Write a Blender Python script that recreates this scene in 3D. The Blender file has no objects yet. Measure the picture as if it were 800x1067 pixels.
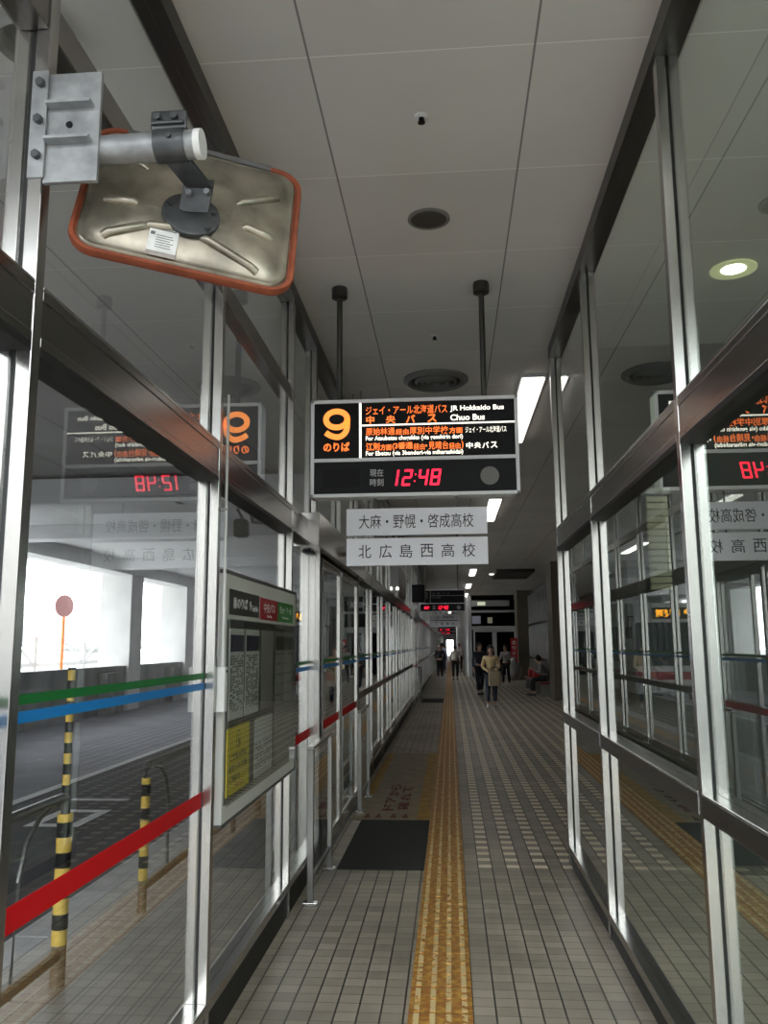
import bpy, bmesh, math, random
from mathutils import Vector, Matrix
random.seed(7)
scn = bpy.context.scene
col = scn.collection

# ---------------------------------------------------------------- camera
Yc = Vector((69, -137.5, -870)).normalized()
Xc = Vector((1, .019, (69 - 137.5 * .019) / 870)).normalized()
Zc = Xc.cross(Yc)
Rw = Matrix((Xc, Yc, Zc))                      # camera space -> world
cam_d = bpy.data.cameras.new('camera')
cam_d.sensor_fit = 'VERTICAL'; cam_d.sensor_height = 36
cam_d.lens = 36 * 870 / 1067
cam_d.clip_start = .05; cam_d.clip_end = 600
cam = bpy.data.objects.new('camera', cam_d); col.objects.link(cam)
cam.matrix_world = Matrix.Translation((0, 0, 1.7)) @ Rw.to_4x4()
scn.camera = cam

# ---------------------------------------------------------------- world, exposure
SKY = 7.0
w = bpy.data.worlds.new('overcast'); scn.world = w; w.use_nodes = True
bg = w.node_tree.nodes['Background']
bg.inputs[0].default_value = (.93, .96, 1, 1); bg.inputs[1].default_value = SKY
scn.view_settings.view_transform = 'Standard'; scn.view_settings.look = 'None'
scn.view_settings.exposure = 0.22; scn.view_settings.gamma = 1
scn.view_settings.use_curve_mapping = False
scn.cycles.transparent_max_bounces = 40
scn.cycles.max_bounces = 10; scn.cycles.diffuse_bounces = 4; scn.cycles.glossy_bounces = 5
scn.cycles.sample_clamp_indirect = 6
LAMP = 3.0

# ---------------------------------------------------------------- materials
def mat(name, rgb, rough=.5, metal=0, emit=0, ecol=None, spec=.5):
    m = bpy.data.materials.new(name); m.use_nodes = True
    b = m.node_tree.nodes['Principled BSDF']
    b.inputs['Base Color'].default_value = (*rgb, 1)
    b.inputs['Roughness'].default_value = rough
    b.inputs['Metallic'].default_value = metal
    b.inputs['Specular IOR Level'].default_value = spec
    if emit:
        b.inputs['Emission Color'].default_value = (*(ecol or rgb), 1)
        b.inputs['Emission Strength'].default_value = emit
    return m

def nd(m, t, **k):
    n = m.node_tree.nodes.new(t)
    for a, v in k.items(): setattr(n, a, v)
    return n
def lk(m, a, b): m.node_tree.links.new(a, b)
def mth(m, op, a, b=None, c=None):
    n = nd(m, 'ShaderNodeMath', operation=op)
    for i, v in enumerate((a, b, c)):
        if v is None: continue
        if isinstance(v, (int, float)): n.inputs[i].default_value = v
        else: lk(m, v, n.inputs[i])
    return n.outputs[0]
def mixc(m, f, a, b, blend='MIX'):
    n = nd(m, 'ShaderNodeMix', data_type='RGBA', blend_type=blend)
    if isinstance(f, (int, float)): n.inputs[0].default_value = f
    else: lk(m, f, n.inputs[0])
    for i, v in ((6, a), (7, b)):
        if isinstance(v, tuple): n.inputs[i].default_value = (*v, 1)
        else: lk(m, v, n.inputs[i])
    return n.outputs[2]
def noisy(m, amount, scale, stretch=(1, 1, 1), bump=0, rough=None):
    """mottle the base colour with a noise of its own"""
    b = m.node_tree.nodes['Principled BSDF']
    tc = nd(m, 'ShaderNodeNewGeometry'); mp = nd(m, 'ShaderNodeMapping')
    mp.inputs['Scale'].default_value = stretch; lk(m, tc.outputs['Position'], mp.inputs[0])
    no = nd(m, 'ShaderNodeTexNoise'); no.inputs['Scale'].default_value = scale; no.inputs['Detail'].default_value = 6
    lk(m, mp.outputs[0], no.inputs['Vector'])
    base = tuple(b.inputs['Base Color'].default_value)[:3]
    lo = tuple(c * (1 - amount) for c in base); hi = tuple(min(1, c * (1 + amount)) for c in base)
    mr = nd(m, 'ShaderNodeMapRange'); mr.inputs[1].default_value = .3; mr.inputs[2].default_value = .7
    lk(m, no.outputs[0], mr.inputs[0])
    lk(m, mixc(m, mr.outputs[0], lo, hi), b.inputs['Base Color'])
    if rough:
        r = nd(m, 'ShaderNodeMapRange'); r.inputs[3].default_value = rough[0]; r.inputs[4].default_value = rough[1]
        lk(m, no.outputs[0], r.inputs[0]); lk(m, r.outputs[0], b.inputs['Roughness'])
    if bump:
        bp = nd(m, 'ShaderNodeBump'); bp.inputs['Strength'].default_value = bump
        lk(m, no.outputs[0], bp.inputs['Height']); lk(m, bp.outputs[0], b.inputs['Normal'])
    return m

M = {}
M['steel'] = mat('brushed stainless steel', (.47, .46, .445), .22, 1)
M['steel_dark_refl'] = mat('stainless transom with dark reflection painted in', (.30, .285, .27), .24, 1)  # stainless darkened in colour for the dark surroundings it would mirror
M['steel_dull'] = mat('dull steel', (.28, .275, .27), .4, 1)
M['steel_dark'] = mat('dark bronze steel', (.10, .095, .09), .35, .9)
M['gasket'] = mat('black rubber gasket', (.012, .012, .012), .6)
M['galv'] = noisy(mat('galvanised steel', (.36, .37, .38), .5, .65), .3, 14)
M['galv_dark'] = noisy(mat('dark galvanised steel', (.10, .105, .11), .45, .7), .25, 18)
M['mirror_back'] = noisy(mat('weathered pressed metal', (.34, .31, .25), .36, .8), .4, 9)
M['orange_rim'] = noisy(mat('faded orange rim', (.27, .065, .028), .5), .3, 14)
M['grey_rim'] = mat('grey rubber rim', (.12, .12, .12), .5)
M['white'] = mat('white paint', (.75, .75, .74), .5)
M['white_plate'] = mat('white acrylic plate', (.88, .88, .94), .45)
M['grey_frame'] = mat('silver sign frame', (.80, .80, .82), .45)
M['facade'] = mat('grey painted frame', (.4, .4, .4), .5)
M['board_grey'] = mat('pale grey insert', (.38, .38, .36), .5)
M['black'] = mat('black panel', (.006, .006, .007), .45, spec=.2)
M['black_gloss'] = mat('dark smoked panel', (.016, .016, .018), .45, spec=.15)
M['dim_ink'] = mat('faded ink', (.15, .15, .15), .6)
M['ink'] = mat('black ink', (.01, .01, .012), .6)
M['paper'] = noisy(mat('printed paper', (.78, .78, .76), .6), .12, 30)
M['led_or'] = mat('orange backlit letters', (.9, .2, .04), .5, 0, 1.15, (1.0, .19, .035))
M['led_nine'] = mat('orange backlit numeral', (.9, .3, .05), .5, 0, 1.15, (1.0, .27, .045))
M['led_wh'] = mat('white backlit letters', (.9, .9, .8), .5, 0, 1.3, (1, .95, .82))
M['led_red'] = mat('red clock segments', (.9, .02, .05), .5, 0, 1.6, (1.0, .015, .055))
M['led_amber'] = mat('amber led display', (.9, .4, .02), .5, 0, 2.2, (1.0, .42, .02))
M['caption'] = mat('pale caption letters', (.75, .75, .75), .5)
M['dim_text'] = mat('grey letters', (.7, .7, .7), .6)
M['lamp'] = mat('fluorescent diffuser', (1, 1, 1), .5, 0, LAMP, (1, .97, .9))
M['reflector_glow'] = mat('self-glowing downlight reflector', (.85, .80, .45), .4, 0, .5, (.85, .82, .42))  # own glow stands in for light the lens throws on it
M['downbulb'] = mat('downlight lens', (1, 1, 1), .5, 0, 9, (1, .95, .75))
M['beige'] = mat('dark ceiling speaker grille', (.06, .056, .05), .6)
M['ventgrey'] = mat('vent grey', (.20, .195, .185), .5)
M['red'] = mat('red stripe film', (.55, .006, .01), .6, spec=.2)
M['green'] = mat('green stripe film', (.004, .16, .03), .5)
M['blue'] = mat('blue stripe film', (.004, .20, .56), .5)
M['yellow'] = noisy(mat('yellow paint', (.62, .42, .07), .55), .18, 20)
M['rail_brown'] = noisy(mat('weathered bronze rail', (.17, .135, .10), .4, .5), .2, 10)
M['rail_steel'] = noisy(mat('weathered handrail', (.14, .14, .135), .38, .7), .2, 10)
M['asphalt'] = noisy(mat('asphalt', (.028, .028, .032), .85, spec=.25), .25, 2.5, bump=.15)
M['forecourt'] = mat('forecourt paving', (.20, .195, .185), .8)
M['backdrop'] = mat('cream backdrop for steel reflections', (.42, .41, .39), .8)  # for the unseen backdrop mirrored in the posts
M['asphalt_pale'] = noisy(mat('pale concrete lane', (.22, .22, .25), .85, spec=.3), .14, 1.2)
M['kerb'] = noisy(mat('kerb concrete', (.42, .42, .43), .75), .15, 5)
M['linewhite'] = noisy(mat('road line paint', (.62, .62, .62), .7), .15, 12)
M['concrete'] = noisy(mat('painted concrete', (.80, .80, .79), .8), .08, 1.5)
M['concrete_grey'] = noisy(mat('grey concrete parapet', (.34, .345, .34), .8), .3, 1.6, (1, 1, .4))
M['soffit'] = noisy(mat('white soffit', (.80, .80, .81), .75), .05, .8)
M['mat_dark'] = noisy(mat('dark rubber mat', (.022, .024, .022), .75), .2, 60)
M['tan_sheet'] = noisy(mat('worn tan floor sheet', (.27, .215, .125), .45), .22, 6)
M['yellow_worn'] = noisy(mat('worn yellow border', (.42, .24, .03), .5), .3, 7)
M['red_worn'] = noisy(mat('worn dark red print', (.16, .035, .025), .6), .4, 25)
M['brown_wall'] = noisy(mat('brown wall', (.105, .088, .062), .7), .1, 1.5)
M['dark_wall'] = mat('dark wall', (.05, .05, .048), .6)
M['redpanel'] = mat('red banner', (.50, .015, .02), .4)
M['benchred'] = mat('dark red bench seat', (.20, .01, .015), .45)
M['skin'] = mat('skin', (.50, .30, .21), .6)
M['hair'] = mat('black hair', (.010, .008, .007), .5)
M['cream'] = mat('cream slats', (.80, .76, .55), .5)
M['hose'] = mat('black cable', (.02, .02, .02), .5)
M['green_lower'] = mat('green grey cloth', (.1, .13, .1), .8)
M['poster_yellow'] = mat('yellow poster', (.80, .64, .015), .5)
M['plate_black'] = mat('black header plate', (.03, .03, .03), .4)
M['plate_red'] = mat('red header plate', (.34, .012, .02), .4)
M['plate_green'] = mat('green header plate', (.04, .22, .05), .4)
M['board_frame'] = mat('grey board surround', (.62, .62, .59), .5)
M['board_trim'] = mat('dark grey board trim', (.09, .09, .085), .4)
M['navy'] = mat('navy print', (.015, .018, .07), .5)
M['lilac'] = mat('pale lilac print', (.5, .5, .62), .5)
M['roofgrey'] = noisy(mat('grey metal roof', (.22, .225, .23), .5), .1, 1, (6, 1, 1))
M['railwhite'] = mat('white bridge rail', (.8, .8, .8), .5)
M['pole_orange'] = mat('orange mirror post', (.85, .25, .06), .5)
M['bus_white'] = mat('bus body cream', (.55, .56, .56), .3)
M['bus_red'] = mat('bus body red', (.35, .02, .03), .3)
M['busglass'] = mat('bus glass', (.02, .035, .04), .06)
M['tyre'] = mat('tyre', (.015, .015, .015), .8)
M['headlamp'] = mat('head lamp lens', (1, 1, 1), .3, 0, 9, (1, .97, .9))
M['outground'] = noisy(mat('pale paved ground', (.45, .45, .44), .8), .1, .4)

# glass: clear, reflects on its outer faces
def glassmat(name, tint, k=1.9):
    m = bpy.data.materials.new(name); m.use_nodes = True
    t = m.node_tree; t.nodes.clear()
    out = nd(m, 'ShaderNodeOutputMaterial'); mx = nd(m, 'ShaderNodeMixShader')
    tr = nd(m, 'ShaderNodeBsdfTransparent'); tr.inputs[0].default_value = (*tint, 1)
    gl = nd(m, 'ShaderNodeBsdfGlossy'); gl.inputs['Roughness'].default_value = .0
    gl.inputs[0].default_value = (.95, .98, .96, 1)
    fr = nd(m, 'ShaderNodeFresnel'); fr.inputs[0].default_value = 1.5
    g = nd(m, 'ShaderNodeNewGeometry')
    f = mth(m, 'MULTIPLY', fr.outputs[0], k)
    f = mth(m, 'MINIMUM', f, .97)
    f = mth(m, 'MULTIPLY', f, mth(m, 'SUBTRACT', 1, g.outputs['Backfacing']))
    lk(m, f, mx.inputs[0]); lk(m, tr.outputs[0], mx.inputs[1]); lk(m, gl.outputs[0], mx.inputs[2])
    lk(m, mx.outputs[0], out.inputs[0])
    return m
M['glass'] = glassmat('clear window glass', (.97, .985, .98), 1.7)
M['glass_green'] = glassmat('greenish window glass', (.80, .88, .84), 2.3)
M['glass_far'] = glassmat('hall glass', (.55, .6, .58), .8)

# floor tiles
def tile_mat(name, base, dotted=False):
    m = mat(name, base, .42); b = m.node_tree.nodes['Principled BSDF']
    g = nd(m, 'ShaderNodeNewGeometry'); sp = nd(m, 'ShaderNodeSeparateXYZ'); lk(m, g.outputs['Position'], sp.inputs[0])
    T = .1075
    u = mth(m, 'DIVIDE', mth(m, 'SUBTRACT', sp.outputs[0], .073), T); v = mth(m, 'DIVIDE', sp.outputs[1], T * .93)
    fu = mth(m, 'FRACT', u); fv = mth(m, 'FRACT', v)
    iu = mth(m, 'FLOOR', u); iv = mth(m, 'FLOOR', v)
    cb = nd(m, 'ShaderNodeCombineXYZ'); lk(m, iu, cb.inputs[0]); lk(m, iv, cb.inputs[1])
    wn = nd(m, 'ShaderNodeTexWhiteNoise', noise_dimensions='2D'); lk(m, cb.outputs[0], wn.inputs[0])
    lo = tuple(c * .84 for c in base); hi = tuple(c * 1.14 for c in base)
    c = mixc(m, wn.outputs[0], lo, hi)
    # low frequency dirt
    no = nd(m, 'ShaderNodeTexNoise'); no.inputs['Scale'].default_value = 1.1; no.inputs['Detail'].default_value = 4
    lk(m, g.outputs['Position'], no.inputs['Vector'])
    mr = nd(m, 'ShaderNodeMapRange'); mr.inputs[1].default_value = .35; mr.inputs[2].default_value = .7
    mr.inputs[3].default_value = .72; mr.inputs[4].default_value = 1.12; lk(m, no.outputs[0], mr.inputs[0])
    cc = nd(m, 'ShaderNodeCombineColor')
    for i in range(3): lk(m, mr.outputs[0], cc.inputs[i])
    c = mixc(m, 1.0, c, cc.outputs[0], 'MULTIPLY')
    if not dotted:
        odd = mth(m, 'LESS_THAN', mth(m, 'MODULO', mth(m, 'ADD', iu, 1001), 2), .5)
        far = mth(m, 'GREATER_THAN', sp.outputs[1], 6.8)
        rt = mth(m, 'GREATER_THAN', sp.outputs[0], .17)
        alt = mth(m, 'LESS_THAN', mth(m, 'MODULO', mth(m, 'ADD', iv, 1000), 2), .5)
        pale = mth(m, 'MULTIPLY', mth(m, 'MULTIPLY', odd, far), mth(m, 'MULTIPLY', rt, alt))
        c = mixc(m, pale, c, tuple(min(1, x * 2.2) for x in base))
    g1 = mth(m, 'ADD', mth(m, 'LESS_THAN', fu, .05), mth(m, 'GREATER_THAN', fu, .965))
    g2 = mth(m, 'LESS_THAN', fv, .05)
    c = mixc(m, mth(m, 'MINIMUM', g2, 1), c, tuple(x * .36 for x in base))
    c = mixc(m, mth(m, 'MINIMUM', g1, 1), c, tuple(x * .14 for x in base))
    lk(m, c, b.inputs['Base Color'])
    h = mth(m, 'SUBTRACT', 1, mth(m, 'MINIMUM', mth(m, 'ADD', g1, g2), 1))
    if dotted:
        vt = nd(m, 'ShaderNodeTexVoronoi'); vt.inputs['Scale'].default_value = 18; vt.inputs['Randomness'].default_value = 0
        lk(m, g.outputs['Position'], vt.inputs['Vector'])
        h = mth(m, 'SUBTRACT', h, vt.outputs[0])
    bp = nd(m, 'ShaderNodeBump'); bp.inputs['Strength'].default_value = .35; bp.inputs['Distance'].default_value = .004
    lk(m, h, bp.inputs['Height']); lk(m, bp.outputs[0], b.inputs['Normal'])
    return m
M['tile'] = tile_mat('grey brown floor tiles', (.42, .37, .295))
M['tile_out'] = tile_mat('outside walkway tiles', (.27, .245, .21), True)

# ceiling panels with joints
def ceil_mat(name, base, x0, px, py):
    m = mat(name, base, .7); b = m.node_tree.nodes['Principled BSDF']
    g = nd(m, 'ShaderNodeNewGeometry'); sp = nd(m, 'ShaderNodeSeparateXYZ'); lk(m, g.outputs['Position'], sp.inputs[0])
    u = mth(m, 'DIVIDE', mth(m, 'SUBTRACT', sp.outputs[0], x0), px)
    v = mth(m, 'DIVIDE', mth(m, 'SUBTRACT', sp.outputs[1], 3.21), py)
    fu = mth(m, 'FRACT', mth(m, 'ADD', u, 100)); fv = mth(m, 'FRACT', mth(m, 'ADD', v, 100))
    cb = nd(m, 'ShaderNodeCombineXYZ'); lk(m, mth(m, 'FLOOR', u), cb.inputs[0]); lk(m, mth(m, 'FLOOR', v), cb.inputs[1])
    wn = nd(m, 'ShaderNodeTexWhiteNoise', noise_dimensions='2D'); lk(m, cb.outputs[0], wn.inputs[0])
    c = mixc(m, wn.outputs[0], tuple(c * .95 for c in base), tuple(c * 1.03 for c in base))
    no = nd(m, 'ShaderNodeTexNoise'); no.inputs['Scale'].default_value = .9; no.inputs['Detail'].default_value = 5
    lk(m, g.outputs['Position'], no.inputs['Vector'])
    mr = nd(m, 'ShaderNodeMapRange'); mr.inputs[1].default_value = .3; mr.inputs[2].default_value = .7
    mr.inputs[3].default_value = .93; mr.inputs[4].default_value = 1.04; lk(m, no.outputs[0], mr.inputs[0])
    cc = nd(m, 'ShaderNodeCombineColor')
    for i in range(3): lk(m, mr.outputs[0], cc.inputs[i])
    c = mixc(m, 1.0, c, cc.outputs[0], 'MULTIPLY')
    c = mixc(m, mth(m, 'LESS_THAN', fv, .006), c, tuple(min(1, x * 1.35) for x in base))
    c = mixc(m, mth(m, 'LESS_THAN', fu, .010), c, tuple(x * .35 for x in base))
    lk(m, c, b.inputs['Base Color'])
    return m
M['ceiling'] = ceil_mat('ceiling panels', (.74, .715, .68), -.567, .967, .94)

# tactile blocks
def tact_mat():
    m = mat('worn yellow tactile paving', (.52, .29, .06), .5); b = m.node_tree.nodes['Principled BSDF']
    g = nd(m, 'ShaderNodeNewGeometry'); sp = nd(m, 'ShaderNodeSeparateXYZ'); lk(m, g.outputs['Position'], sp.inputs[0])
    no = nd(m, 'ShaderNodeTexNoise'); no.inputs['Scale'].default_value = 24; no.inputs['Detail'].default_value = 6
    lk(m, g.outputs['Position'], no.inputs['Vector'])
    mr = nd(m, 'ShaderNodeMapRange'); mr.inputs[1].default_value = .42; mr.inputs[2].default_value = .62; lk(m, no.outputs[0], mr.inputs[0])
    c = mixc(m, mr.outputs[0], (.42, .17, .035), (.66, .37, .075))
    fv = mth(m, 'FRACT', mth(m, 'ADD', mth(m, 'DIVIDE', sp.outputs[1], .3), 100))
    c = mixc(m, mth(m, 'LESS_THAN', fv, .02), c, (.10, .06, .03))
    up = mth(m, 'GREATER_THAN', sp.outputs[2], .0085)
    n2 = nd(m, 'ShaderNodeTexNoise'); n2.inputs['Scale'].default_value = 25; lk(m, g.outputs['Position'], n2.inputs['Vector'])
    c = mixc(m, mth(m, 'MULTIPLY', up, mth(m, 'GREATER_THAN', n2.outputs[0], .42)), c, (.78, .60, .30))
    lk(m, c, b.inputs['Base Color'])
    return m
M['tactile'] = tact_mat()

# ---------------------------------------------------------------- builders
class MB:
    def __init__(s): s.bm = bmesh.new()
    def box(s, x0, x1, y0, y1, z0, z1, bev=0):
        r = bmesh.ops.create_cube(s.bm, size=1); vs = r['verts']
        for v in vs:
            v.co = Vector(((x0 + x1) / 2 + v.co.x * (x1 - x0), (y0 + y1) / 2 + v.co.y * (y1 - y0), (z0 + z1) / 2 + v.co.z * (z1 - z0)))
        if bev:
            es = list({e for v in vs for e in v.link_edges})
            bmesh.ops.bevel(s.bm, geom=es, offset=bev, segments=2, affect='EDGES', profile=.5)
        return s
    def cyl(s, a, b, r, r2=None, seg=16, caps=True):
        a = Vector(a); b = Vector(b); d = b - a
        q = Vector((0, 0, 1)).rotation_difference(d.normalized()).to_matrix().to_4x4()
        bmesh.ops.create_cone(s.bm, cap_ends=caps, segments=seg, radius1=r, radius2=r if r2 is None else r2, depth=d.length,
                              matrix=Matrix.Translation((a + b) / 2) @ q)
        return s
    def tube(s, pts, r, seg=10):
        pts = [Vector(p) for p in pts]; rings = []
        for i, p in enumerate(pts):
            t = (pts[min(i + 1, len(pts) - 1)] - pts[max(i - 1, 0)]).normalized()
            n = t.cross(Vector((0, 0, 1)))
            if n.length < .05: n = t.cross(Vector((0, 1, 0)))
            n.normalize(); bn = t.cross(n)
            rings.append([s.bm.verts.new(p + r * (math.cos(2 * math.pi * k / seg) * n + math.sin(2 * math.pi * k / seg) * bn)) for k in range(seg)])
        for a, b in zip(rings, rings[1:]):
            for k in range(seg): s.bm.faces.new((a[k], a[(k + 1) % seg], b[(k + 1) % seg], b[k]))
        s.bm.faces.new(rings[0][::-1]); s.bm.faces.new(rings[-1]); return s
    def lathe(s, c, prof, seg=32, axis='z'):
        """prof = [(r, h)...] about a vertical axis through c"""
        c = Vector(c); rings = []
        for r, h in prof:
            rings.append([s.bm.verts.new(c + Vector((r * math.cos(2 * math.pi * k / seg), r * math.sin(2 * math.pi * k / seg), h))) for k in range(seg)])
        for a, b in zip(rings, rings[1:]):
            for k in range(seg): s.bm.faces.new((a[k], a[(k + 1) % seg], b[(k + 1) % seg], b[k]))
        s.bm.faces.new(rings[0][::-1]); s.bm.faces.new(rings[-1]); return s
    def prism(s, poly, y0, y1):
        """poly in x, z extruded along y"""
        a = [s.bm.verts.new((x, y0, z)) for x, z in poly]; b = [s.bm.verts.new((x, y1, z)) for x, z in poly]
        n = len(poly)
        s.bm.faces.new(a); s.bm.faces.new(b[::-1])
        for k in range(n): s.bm.faces.new((a[k], b[k], b[(k + 1) % n], a[(k + 1) % n]))
        return s
    def sphere(s, c, r, sc=(1, 1, 1), seg=16):
        bmesh.ops.create_uvsphere(s.bm, u_segments=seg, v_segments=seg // 2 + 2, radius=r, matrix=Matrix.Translation(c) @ Matrix.Diagonal((*sc, 1)))
        return s
    def build(s, name, m, parent=None, smooth=False, xf=None):
        bmesh.ops.recalc_face_normals(s.bm, faces=s.bm.faces)
        if xf: s.bm.transform(xf)
        off = Vector((0, 0, 0))
        p = parent
        while p is not None: off += p.location; p = p.parent
        if off.length: bmesh.ops.translate(s.bm, verts=s.bm.verts, vec=-off)
        if smooth:
            for f in s.bm.faces: f.smooth = len(f.verts) <= 4
            for e in s.bm.edges:
                if len(e.link_faces) == 2 and e.calc_face_angle(0) > .7: e.smooth = False
        me = bpy.data.meshes.new(name); s.bm.to_mesh(me); s.bm.free()
        me.materials.append(M[m] if isinstance(m, str) else m)
        o = bpy.data.objects.new(name, me); col.objects.link(o)
        if parent is not None: o.parent = parent
        return o
def tag(o, label, cat, group=None, kind=None):
    if label: o['label'] = label
    if cat: o['category'] = cat
    if group: o['group'] = group
    if kind: o['kind'] = kind
    return o
def empty(name, loc, label=None, cat=None, group=None, kind=None):
    o = bpy.data.objects.new(name, None); o.location = loc; o.empty_display_size = .1; col.objects.link(o)
    return tag(o, label, cat, group, kind)
def struct(o): o['kind'] = 'structure'; return o
def copy_tree(o, parent=None):
    c = o.copy(); col.objects.link(c)
    if parent is not None: c.parent = parent
    for ch in [x for x in bpy.data.objects if x.parent == o]: copy_tree(ch, c)
    return c
def empty_child(name, parent):
    o = bpy.data.objects.new(name, None); col.objects.link(o); o.parent = parent; return o

_tc = {}
def text_mesh(s, bold=0.0, shear=0):
    """outline of a string as flat polygons in the unit box"""
    cu = bpy.data.curves.new('t', 'FONT'); cu.body = s; cu.size = 1; cu.offset = bold; cu.shear = shear; cu.resolution_u = 3
    o = bpy.data.objects.new('t', cu); col.objects.link(o)
    bpy.context.view_layer.update()
    me = bpy.data.meshes.new_from_object(o.evaluated_get(bpy.context.evaluated_depsgraph_get()))
    bm = bmesh.new(); bm.from_mesh(me)
    bpy.data.objects.remove(o); bpy.data.meshes.remove(me)
    xs = [v.co.x for v in bm.verts]; ys = [v.co.y for v in bm.verts]
    x0, x1, y0, y1 = min(xs), max(xs), min(ys), max(ys)
    for v in bm.verts: v.co = Vector(((v.co.x - x0) / max(x1 - x0, 1e-6), (v.co.y - y0) / max(y1 - y0, 1e-6), 0))
    return bm
def text(s, O, U, V, w, h, name, m, parent=None, bold=0.0, thick=.0015, shear=0):
    """s fitted in w x h with its lower left corner at O along unit axes U, V"""
    bm = text_mesh(s, bold, shear)
    U = Vector(U); V = Vector(V); N = U.cross(V); O = Vector(O)
    r = bmesh.ops.extrude_face_region(bm, geom=list(bm.faces))
    for v in [g for g in r['geom'] if isinstance(g, bmesh.types.BMVert)]: v.co.z = 1
    for v in bm.verts: v.co = O + U * (v.co.x * w) + V * (v.co.y * h) + N * (v.co.z * thick)
    mb = MB(); mb.bm.free(); mb.bm = bm
    return mb.build(name, m, parent)
def texts(items, name, m, parent, bold=0, thick=.0015, each=False):
    if each and len(items) > 1:
        return [texts([it], name, m, parent, bold, thick) for it in items]
    """several strings in ONE mesh: (s, O, U, V, w, h)"""
    acc = bmesh.new()
    for s, O, U, V, w, h in items:
        bm = text_mesh(s, bold * (.35 if s in ('経由', '原始林通', '厚別中学校', '見晴台') else .15 if 'ジェイ' in s else 1))
        U = Vector(U); V = Vector(V); N = U.cross(V); O = Vector(O)
        r = bmesh.ops.extrude_face_region(bm, geom=list(bm.faces))
        for v in [g for g in r['geom'] if isinstance(g, bmesh.types.BMVert)]: v.co.z = 1
        for v in bm.verts: v.co = O + U * (v.co.x * w) + V * (v.co.y * h) + N * (v.co.z * thick)
        me = bpy.data.meshes.new('tmp'); bm.to_mesh(me); bm.free(); acc.from_mesh(me); bpy.data.meshes.remove(me)
    mb = MB(); mb.bm.free(); mb.bm = acc
    return mb.build(name, m, parent)

CZ = 4.2            # ceiling
LX, RX = -1.10, .94 # glass planes
YEND = 130
# ================================================================= STRUCTURE
o = struct(MB().box(-2.40, 6.2, -1.3, YEND, -.25, 0).build('floor', 'tile'))
# the bus side pavement uses its own dotted tiles
struct(MB().box(-2.40, -1.16, -1.3, YEND, 0, .004).build('floor_walkway', 'tile_out'))
struct(MB().box(-12.2, 6.2, -1.3, YEND, CZ, CZ + .5).build('ceiling', 'ceiling'))
struct(MB().box(-9.3, -1.30, 12.2, YEND, CZ - .06, CZ - .002).build('ceiling_bus_lane', 'soffit'))
# road
struct(MB().box(-5.2, -2.62, -6.5, YEND + 30, -.4, -.13).build('floor_bus_lane', 'asphalt'))
struct(MB().box(-9.4, -5.2, -6.5, YEND + 30, -.4, -.131).build('floor_outer_lane', 'asphalt_pale'))
struct(MB().box(-80, -9.4, -6.5, YEND + 60, -.6, -.2).build('floor_outside', 'outground'))
struct(MB().box(-2.55, 40, -6.5, -1.3, -.6, -.02).build('floor_forecourt', 'forecourt'))
struct(MB().box(-80, 60, -60, -6.5, -.6, -.10).build('floor_street', 'asphalt'))
struct(MB().box(-40, 40, -34, -32, -.6, 12).build('wall_reflection_backdrop', 'backdrop'))  # unseen backdrop, added to tone down the sky reflected in the steel
k = MB()
y = -3.0
while y < 60:
    k.box(-2.62, -2.401, y, y + .892, -.13, .006, .008); y += .9
struct(k.build('trim_1', 'kerb'))
# yellow tactile paving: base plates with raised bars
k = MB()
k.box(-.227, .073, 0, YEND, 0, .004)
y = 0.0
while y < 44:
    seg = .3
    for i in range(4):
        xx = -.227 + .0375 + .075 * i
        if y < 6.6:
            k.box(xx - .013, xx + .013, y + .012, y + .14, .004, .010, 0); k.box(xx - .013, xx + .013, y + .16, y + .288, .004, .010, 0)
        else:
            k.box(xx - .011, xx + .011, y + .012, y + .288, .004, .010, 0)
    y += seg
o = k.build('tactile_paving', 'tactile')
tag(o, 'worn yellow tactile guide strip running down the middle of the tiled floor', 'tactile paving')

# outer side of the bus lane: parapet, columns, beam
struct(MB().box(-9.75, -9.45, 46, YEND, -.2, 4.15).build('wall_daylight_block_far', 'concrete_grey'))  # solid stretch added to keep daylight out of the far corridor
struct(MB().box(-9.75, -9.45, -1.3, 13.6, -.2, 4.15).build('wall_daylight_block_near', 'concrete_grey'))  # unseen solid stretch, added to darken the near lane ceiling
struct(MB().box(-9.75, -9.45, 13.6, 46, -.2, 1.14).build('wall_outer', 'concrete_grey'))
struct(MB().box(-9.9, -9.3, -1.3, YEND, 3.78, 4.14).build('trim_2', 'concrete'))
n = 1
for i, yy in enumerate([13.2] + [24.1 + 5.25 * j for j in range(12)]):
    struct(MB().box(-10.3, -9.35, yy, yy + .93, -.2, 4.15, .02).build('wall_column', 'concrete'))
for i, yy in enumerate([22.2, 27.6, 33, 38.4, 43.7]):
    struct(MB().box(-9.44, -9.2, yy, yy + .9, -.2, .98).build('wall_pier', 'concrete_grey'))
for yy in (11.65, 16.2, 22.8, 31, 39, 47, 55, 63):
    struct(MB().box(-9.3, -1.31, yy, yy + .55, 3.86, CZ - .061).build('ceiling_beam', 'soffit'))
# road paint
k = MB(); k.box(-5.28, -5.14, 7.6, 40, -.128, -.1268); o = struct(k.build('trim_3', 'linewhite'))
# square marking with an arrow tail
k = MB()
for b in ((-4.43, -3.85, 8.7, 8.83), (-4.43, -3.85, 9.45, 9.58), (-4.43, -4.31, 8.83, 9.45), (-3.97, -3.85, 8.83, 9.45)):
    k.box(*b, -.1295, -.126)
k.box(-4.6, -3.9, 10.15, 10.27, -.1295, -.126)
tag(k.build('road_marking', 'linewhite'), 'white painted open square with a bar on the dark road beyond the kerb', 'road marking')

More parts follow.
